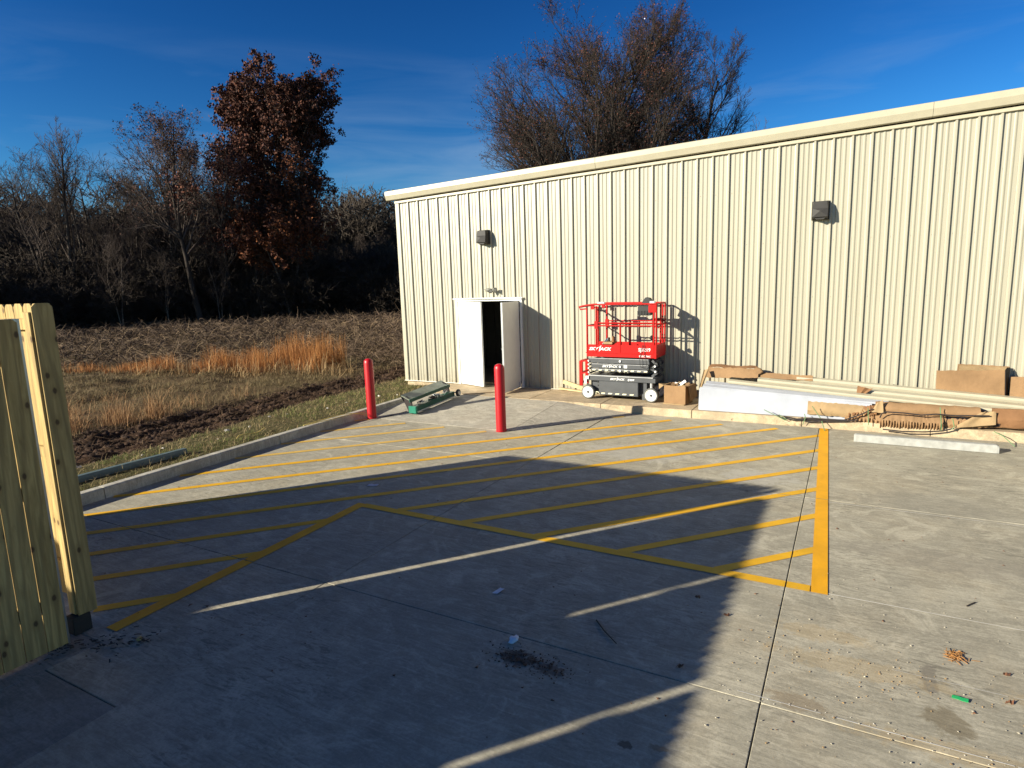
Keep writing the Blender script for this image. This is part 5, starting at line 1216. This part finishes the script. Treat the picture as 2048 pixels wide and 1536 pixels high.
protoC = make_tree('bare_tree', 'rounded bare tree right of the russet oak near the building', (-51.6, 54.6, .0),
          dict(seed=61, H=11.6, r0=.22, kids=(26, 9, 6), ang=(46, 42, 40), ratio=(.42, .52, .5), trop=(.02, .10, .08, .05), start=.25, nseg=(10, 6, 4, 2)), .018, None, 'bark', group='bare trees along the field edge')
# the other field-edge trees
import itertools
plc = [  # angle px position handled beforehand: (x, y, proto, height scale, rot, label)
 (-55.8, 22.4, protoA, 1.05, .4, 'bare tree at the very left edge above the fence'),
 (-52.0, 29.6, protoA, 1.0, 0.0, 'bare tree with a long left leaning trunk behind the fence top'),
 (-49.0, 31.8, protoB, .95, 1.0, 'bare tree between the fence and the pointed crown tree'),
 (-54.0, 28.0, protoB, 1.0, 2.2, 'slim bare tree behind the left leaning trunk'),
 (-47.4, 36.6, protoA, .85, 2.4, 'small bare tree under the brown leaved crown'),
 (-46.8, 44.2, protoC, .85, 2.6, 'bare tree close behind the russet oak'),
 (-50.4, 47.8, protoB, .75, .3, 'slim bare tree just right of the russet oak trunk'),
 (-52.5, 61.0, protoC, .72, 1.4, 'short bare tree beside the building corner'),
 (-48.5, 60.5, protoB, .85, 4.1, 'upright bare tree touching the building corner'),
 (-60.0, 28.0, protoC, 1.0, 3.0, 'bare tree deep behind the left fence top'),
 (-61.0, 37.0, protoB, 1.05, 3.6, 'pale bare tree rising behind the leaning trunks'),
 (-59.0, 41.0, protoC, .95, 5.0, 'bare tree deep behind the pointed crown tree'),
 (-56.0, 45.0, protoB, .9, 5.6, 'bare tree deep behind the russet oak left side'),
 (-46.0, 51.5, protoA, .62, 1.9, 'low crooked bare tree right of the oak trunk'),
 (-50.0, 33.6, protoC, 1.12, 3.3, 'tall dark bare tree rising between the pointed crown and the far left trees'),
 (-48.2, 38.4, protoA, 1.15, 5.9, 'tall crooked bare tree directly left of the russet oak crown'),
 (-53.0, 26.6, protoB, 1.15, 4.7, 'tall upright bare tree above the fence end board'),
 (-51.0, 36.6, protoB, 1.2, 2.9, 'tall upright bare tree behind the brown leaved crown'),
 (-50.5, 27.0, protoA, .7, 5.2, 'low crooked bare tree behind the fence end board')]
for x, y, pr_, s_, ro_, lb in plc:
    copy_tree(pr_, (x, y, .0), ro_, (s_*1.05, s_*1.05, s_), lb, 'bare trees along the field edge')
sap = make_tree('sapling', 'slender pale sapling with forked stem right of the oak trunk', (-47.6, 49.4, .0),
          dict(seed=91, H=5.6, r0=.06, lean=(.12, .0), kids=(12, 6, 4), ang=(40, 42, 40), ratio=(.45, .5, .5), trop=(.02, .08, .06, .03), wob=(.08, .12, .16, .2), start=.2, fork=1, nseg=(7, 4, 3, 2)), .010, None, 'barkpale', 'twig', group='pale saplings in front of the wood')
for x, y, s_, ro_, lb in [(-48.4, 27.2, 1.1, 1.0, 'pale sapling just right of the fence end board'), (-47.2, 30.0, .9, 2.0, 'pale sapling under the pointed crown tree'), (-45.2, 33.0, 1.0, 3.1, 'pale sapling between the two leaning trunks'),
                          (-43.6, 35.8, .85, 4.4, 'short pale sapling left of the oak trunk'), (-45.4, 45.0, 1.0, .6, 'pale sapling close to the right side of the oak trunk'), (-46.8, 53.4, 1.15, 5.3, 'leaning pale sapling near the building corner'), (-47.0, 57.2, .9, 2.7, 'pale sapling nearest the building corner')]:
    copy_tree(sap, (x, y, 0), ro_, (s_, s_, s_), lb, 'pale saplings in front of the wood')
# dense thicket that closes the wood behind and between the trunks
th = []
for k_, sd in enumerate((71, 72, 73)):
    s1, _ = grow(seed=sd, H=3.6, r0=.05, kids=(10, 6, 5), ang=(48, 46, 44), ratio=(.6, .55, .5), trop=(.02, .05, .03, .0), wob=(.12, .16, .2, .25), start=.05, fork=5, nseg=(6, 4, 3, 2))
    th.append(segmesh(s1, 3, .014))
rt_ = np.random.RandomState(5); Vt = []; Ft = []; nb = 0
def thick(x, y, s_, zs):
    global nb
    V_, F_ = th[rt_.randint(3)]; a = rt_.rand()*6.28; c_, q_ = math.cos(a), math.sin(a)
    W3 = V_@np.array([[c_, q_, 0], [-q_, c_, 0], [0, 0, 1]])*np.array([s_, s_, zs]); Vt.append(W3+np.array([x, y, 0])); Ft.append(F_+nb); nb += len(V_)
for i in range(170):
    a = rt_.uniform(R(34), R(74)); d_ = rt_.uniform(59, 72) if i % 3 else rt_.uniform(57, 61); s_ = rt_.uniform(.8, 1.5)
    thick(-math.sin(a)*d_, math.cos(a)*d_, s_*1.2, s_*rt_.uniform(.8, 1.25))
o = bigmesh('thicket', np.concatenate(Vt), np.concatenate(Ft), bark('undergrowth_bark', (.058, .046, .037))); tag(o, kind='stuff', label='dark tangled undergrowth filling the wood between the trunks', cat='undergrowth')
# far-off wood behind, reading as one dark mass
Vt = []; Ft = []; nb = 0
fw = []
for sd in (81, 82):
    s1, _ = grow(seed=sd, H=10.2, r0=.14, kids=(20, 8, 4), ang=(45, 44, 42), ratio=(.42, .52, .5), trop=(.02, .08, .06, .02), wob=(.05, .1, .14, .2), start=.12, fork=1, nseg=(7, 4, 3, 2)); fw.append(segmesh(s1, 3, .03))
th_save = th; th = fw + [fw[0]]
for i in range(130):
    a = rt_.uniform(R(30), R(78)); d_ = rt_.uniform(72, 96); s_ = rt_.uniform(.85, 1.2)
    thick(-math.sin(a)*d_, math.cos(a)*d_, s_*1.25, s_)
o = bigmesh('far_wood', np.concatenate(Vt), np.concatenate(Ft), M['bark']); tag(o, kind='stuff', label='far off leafless wood behind the field edge trees', cat='wood')
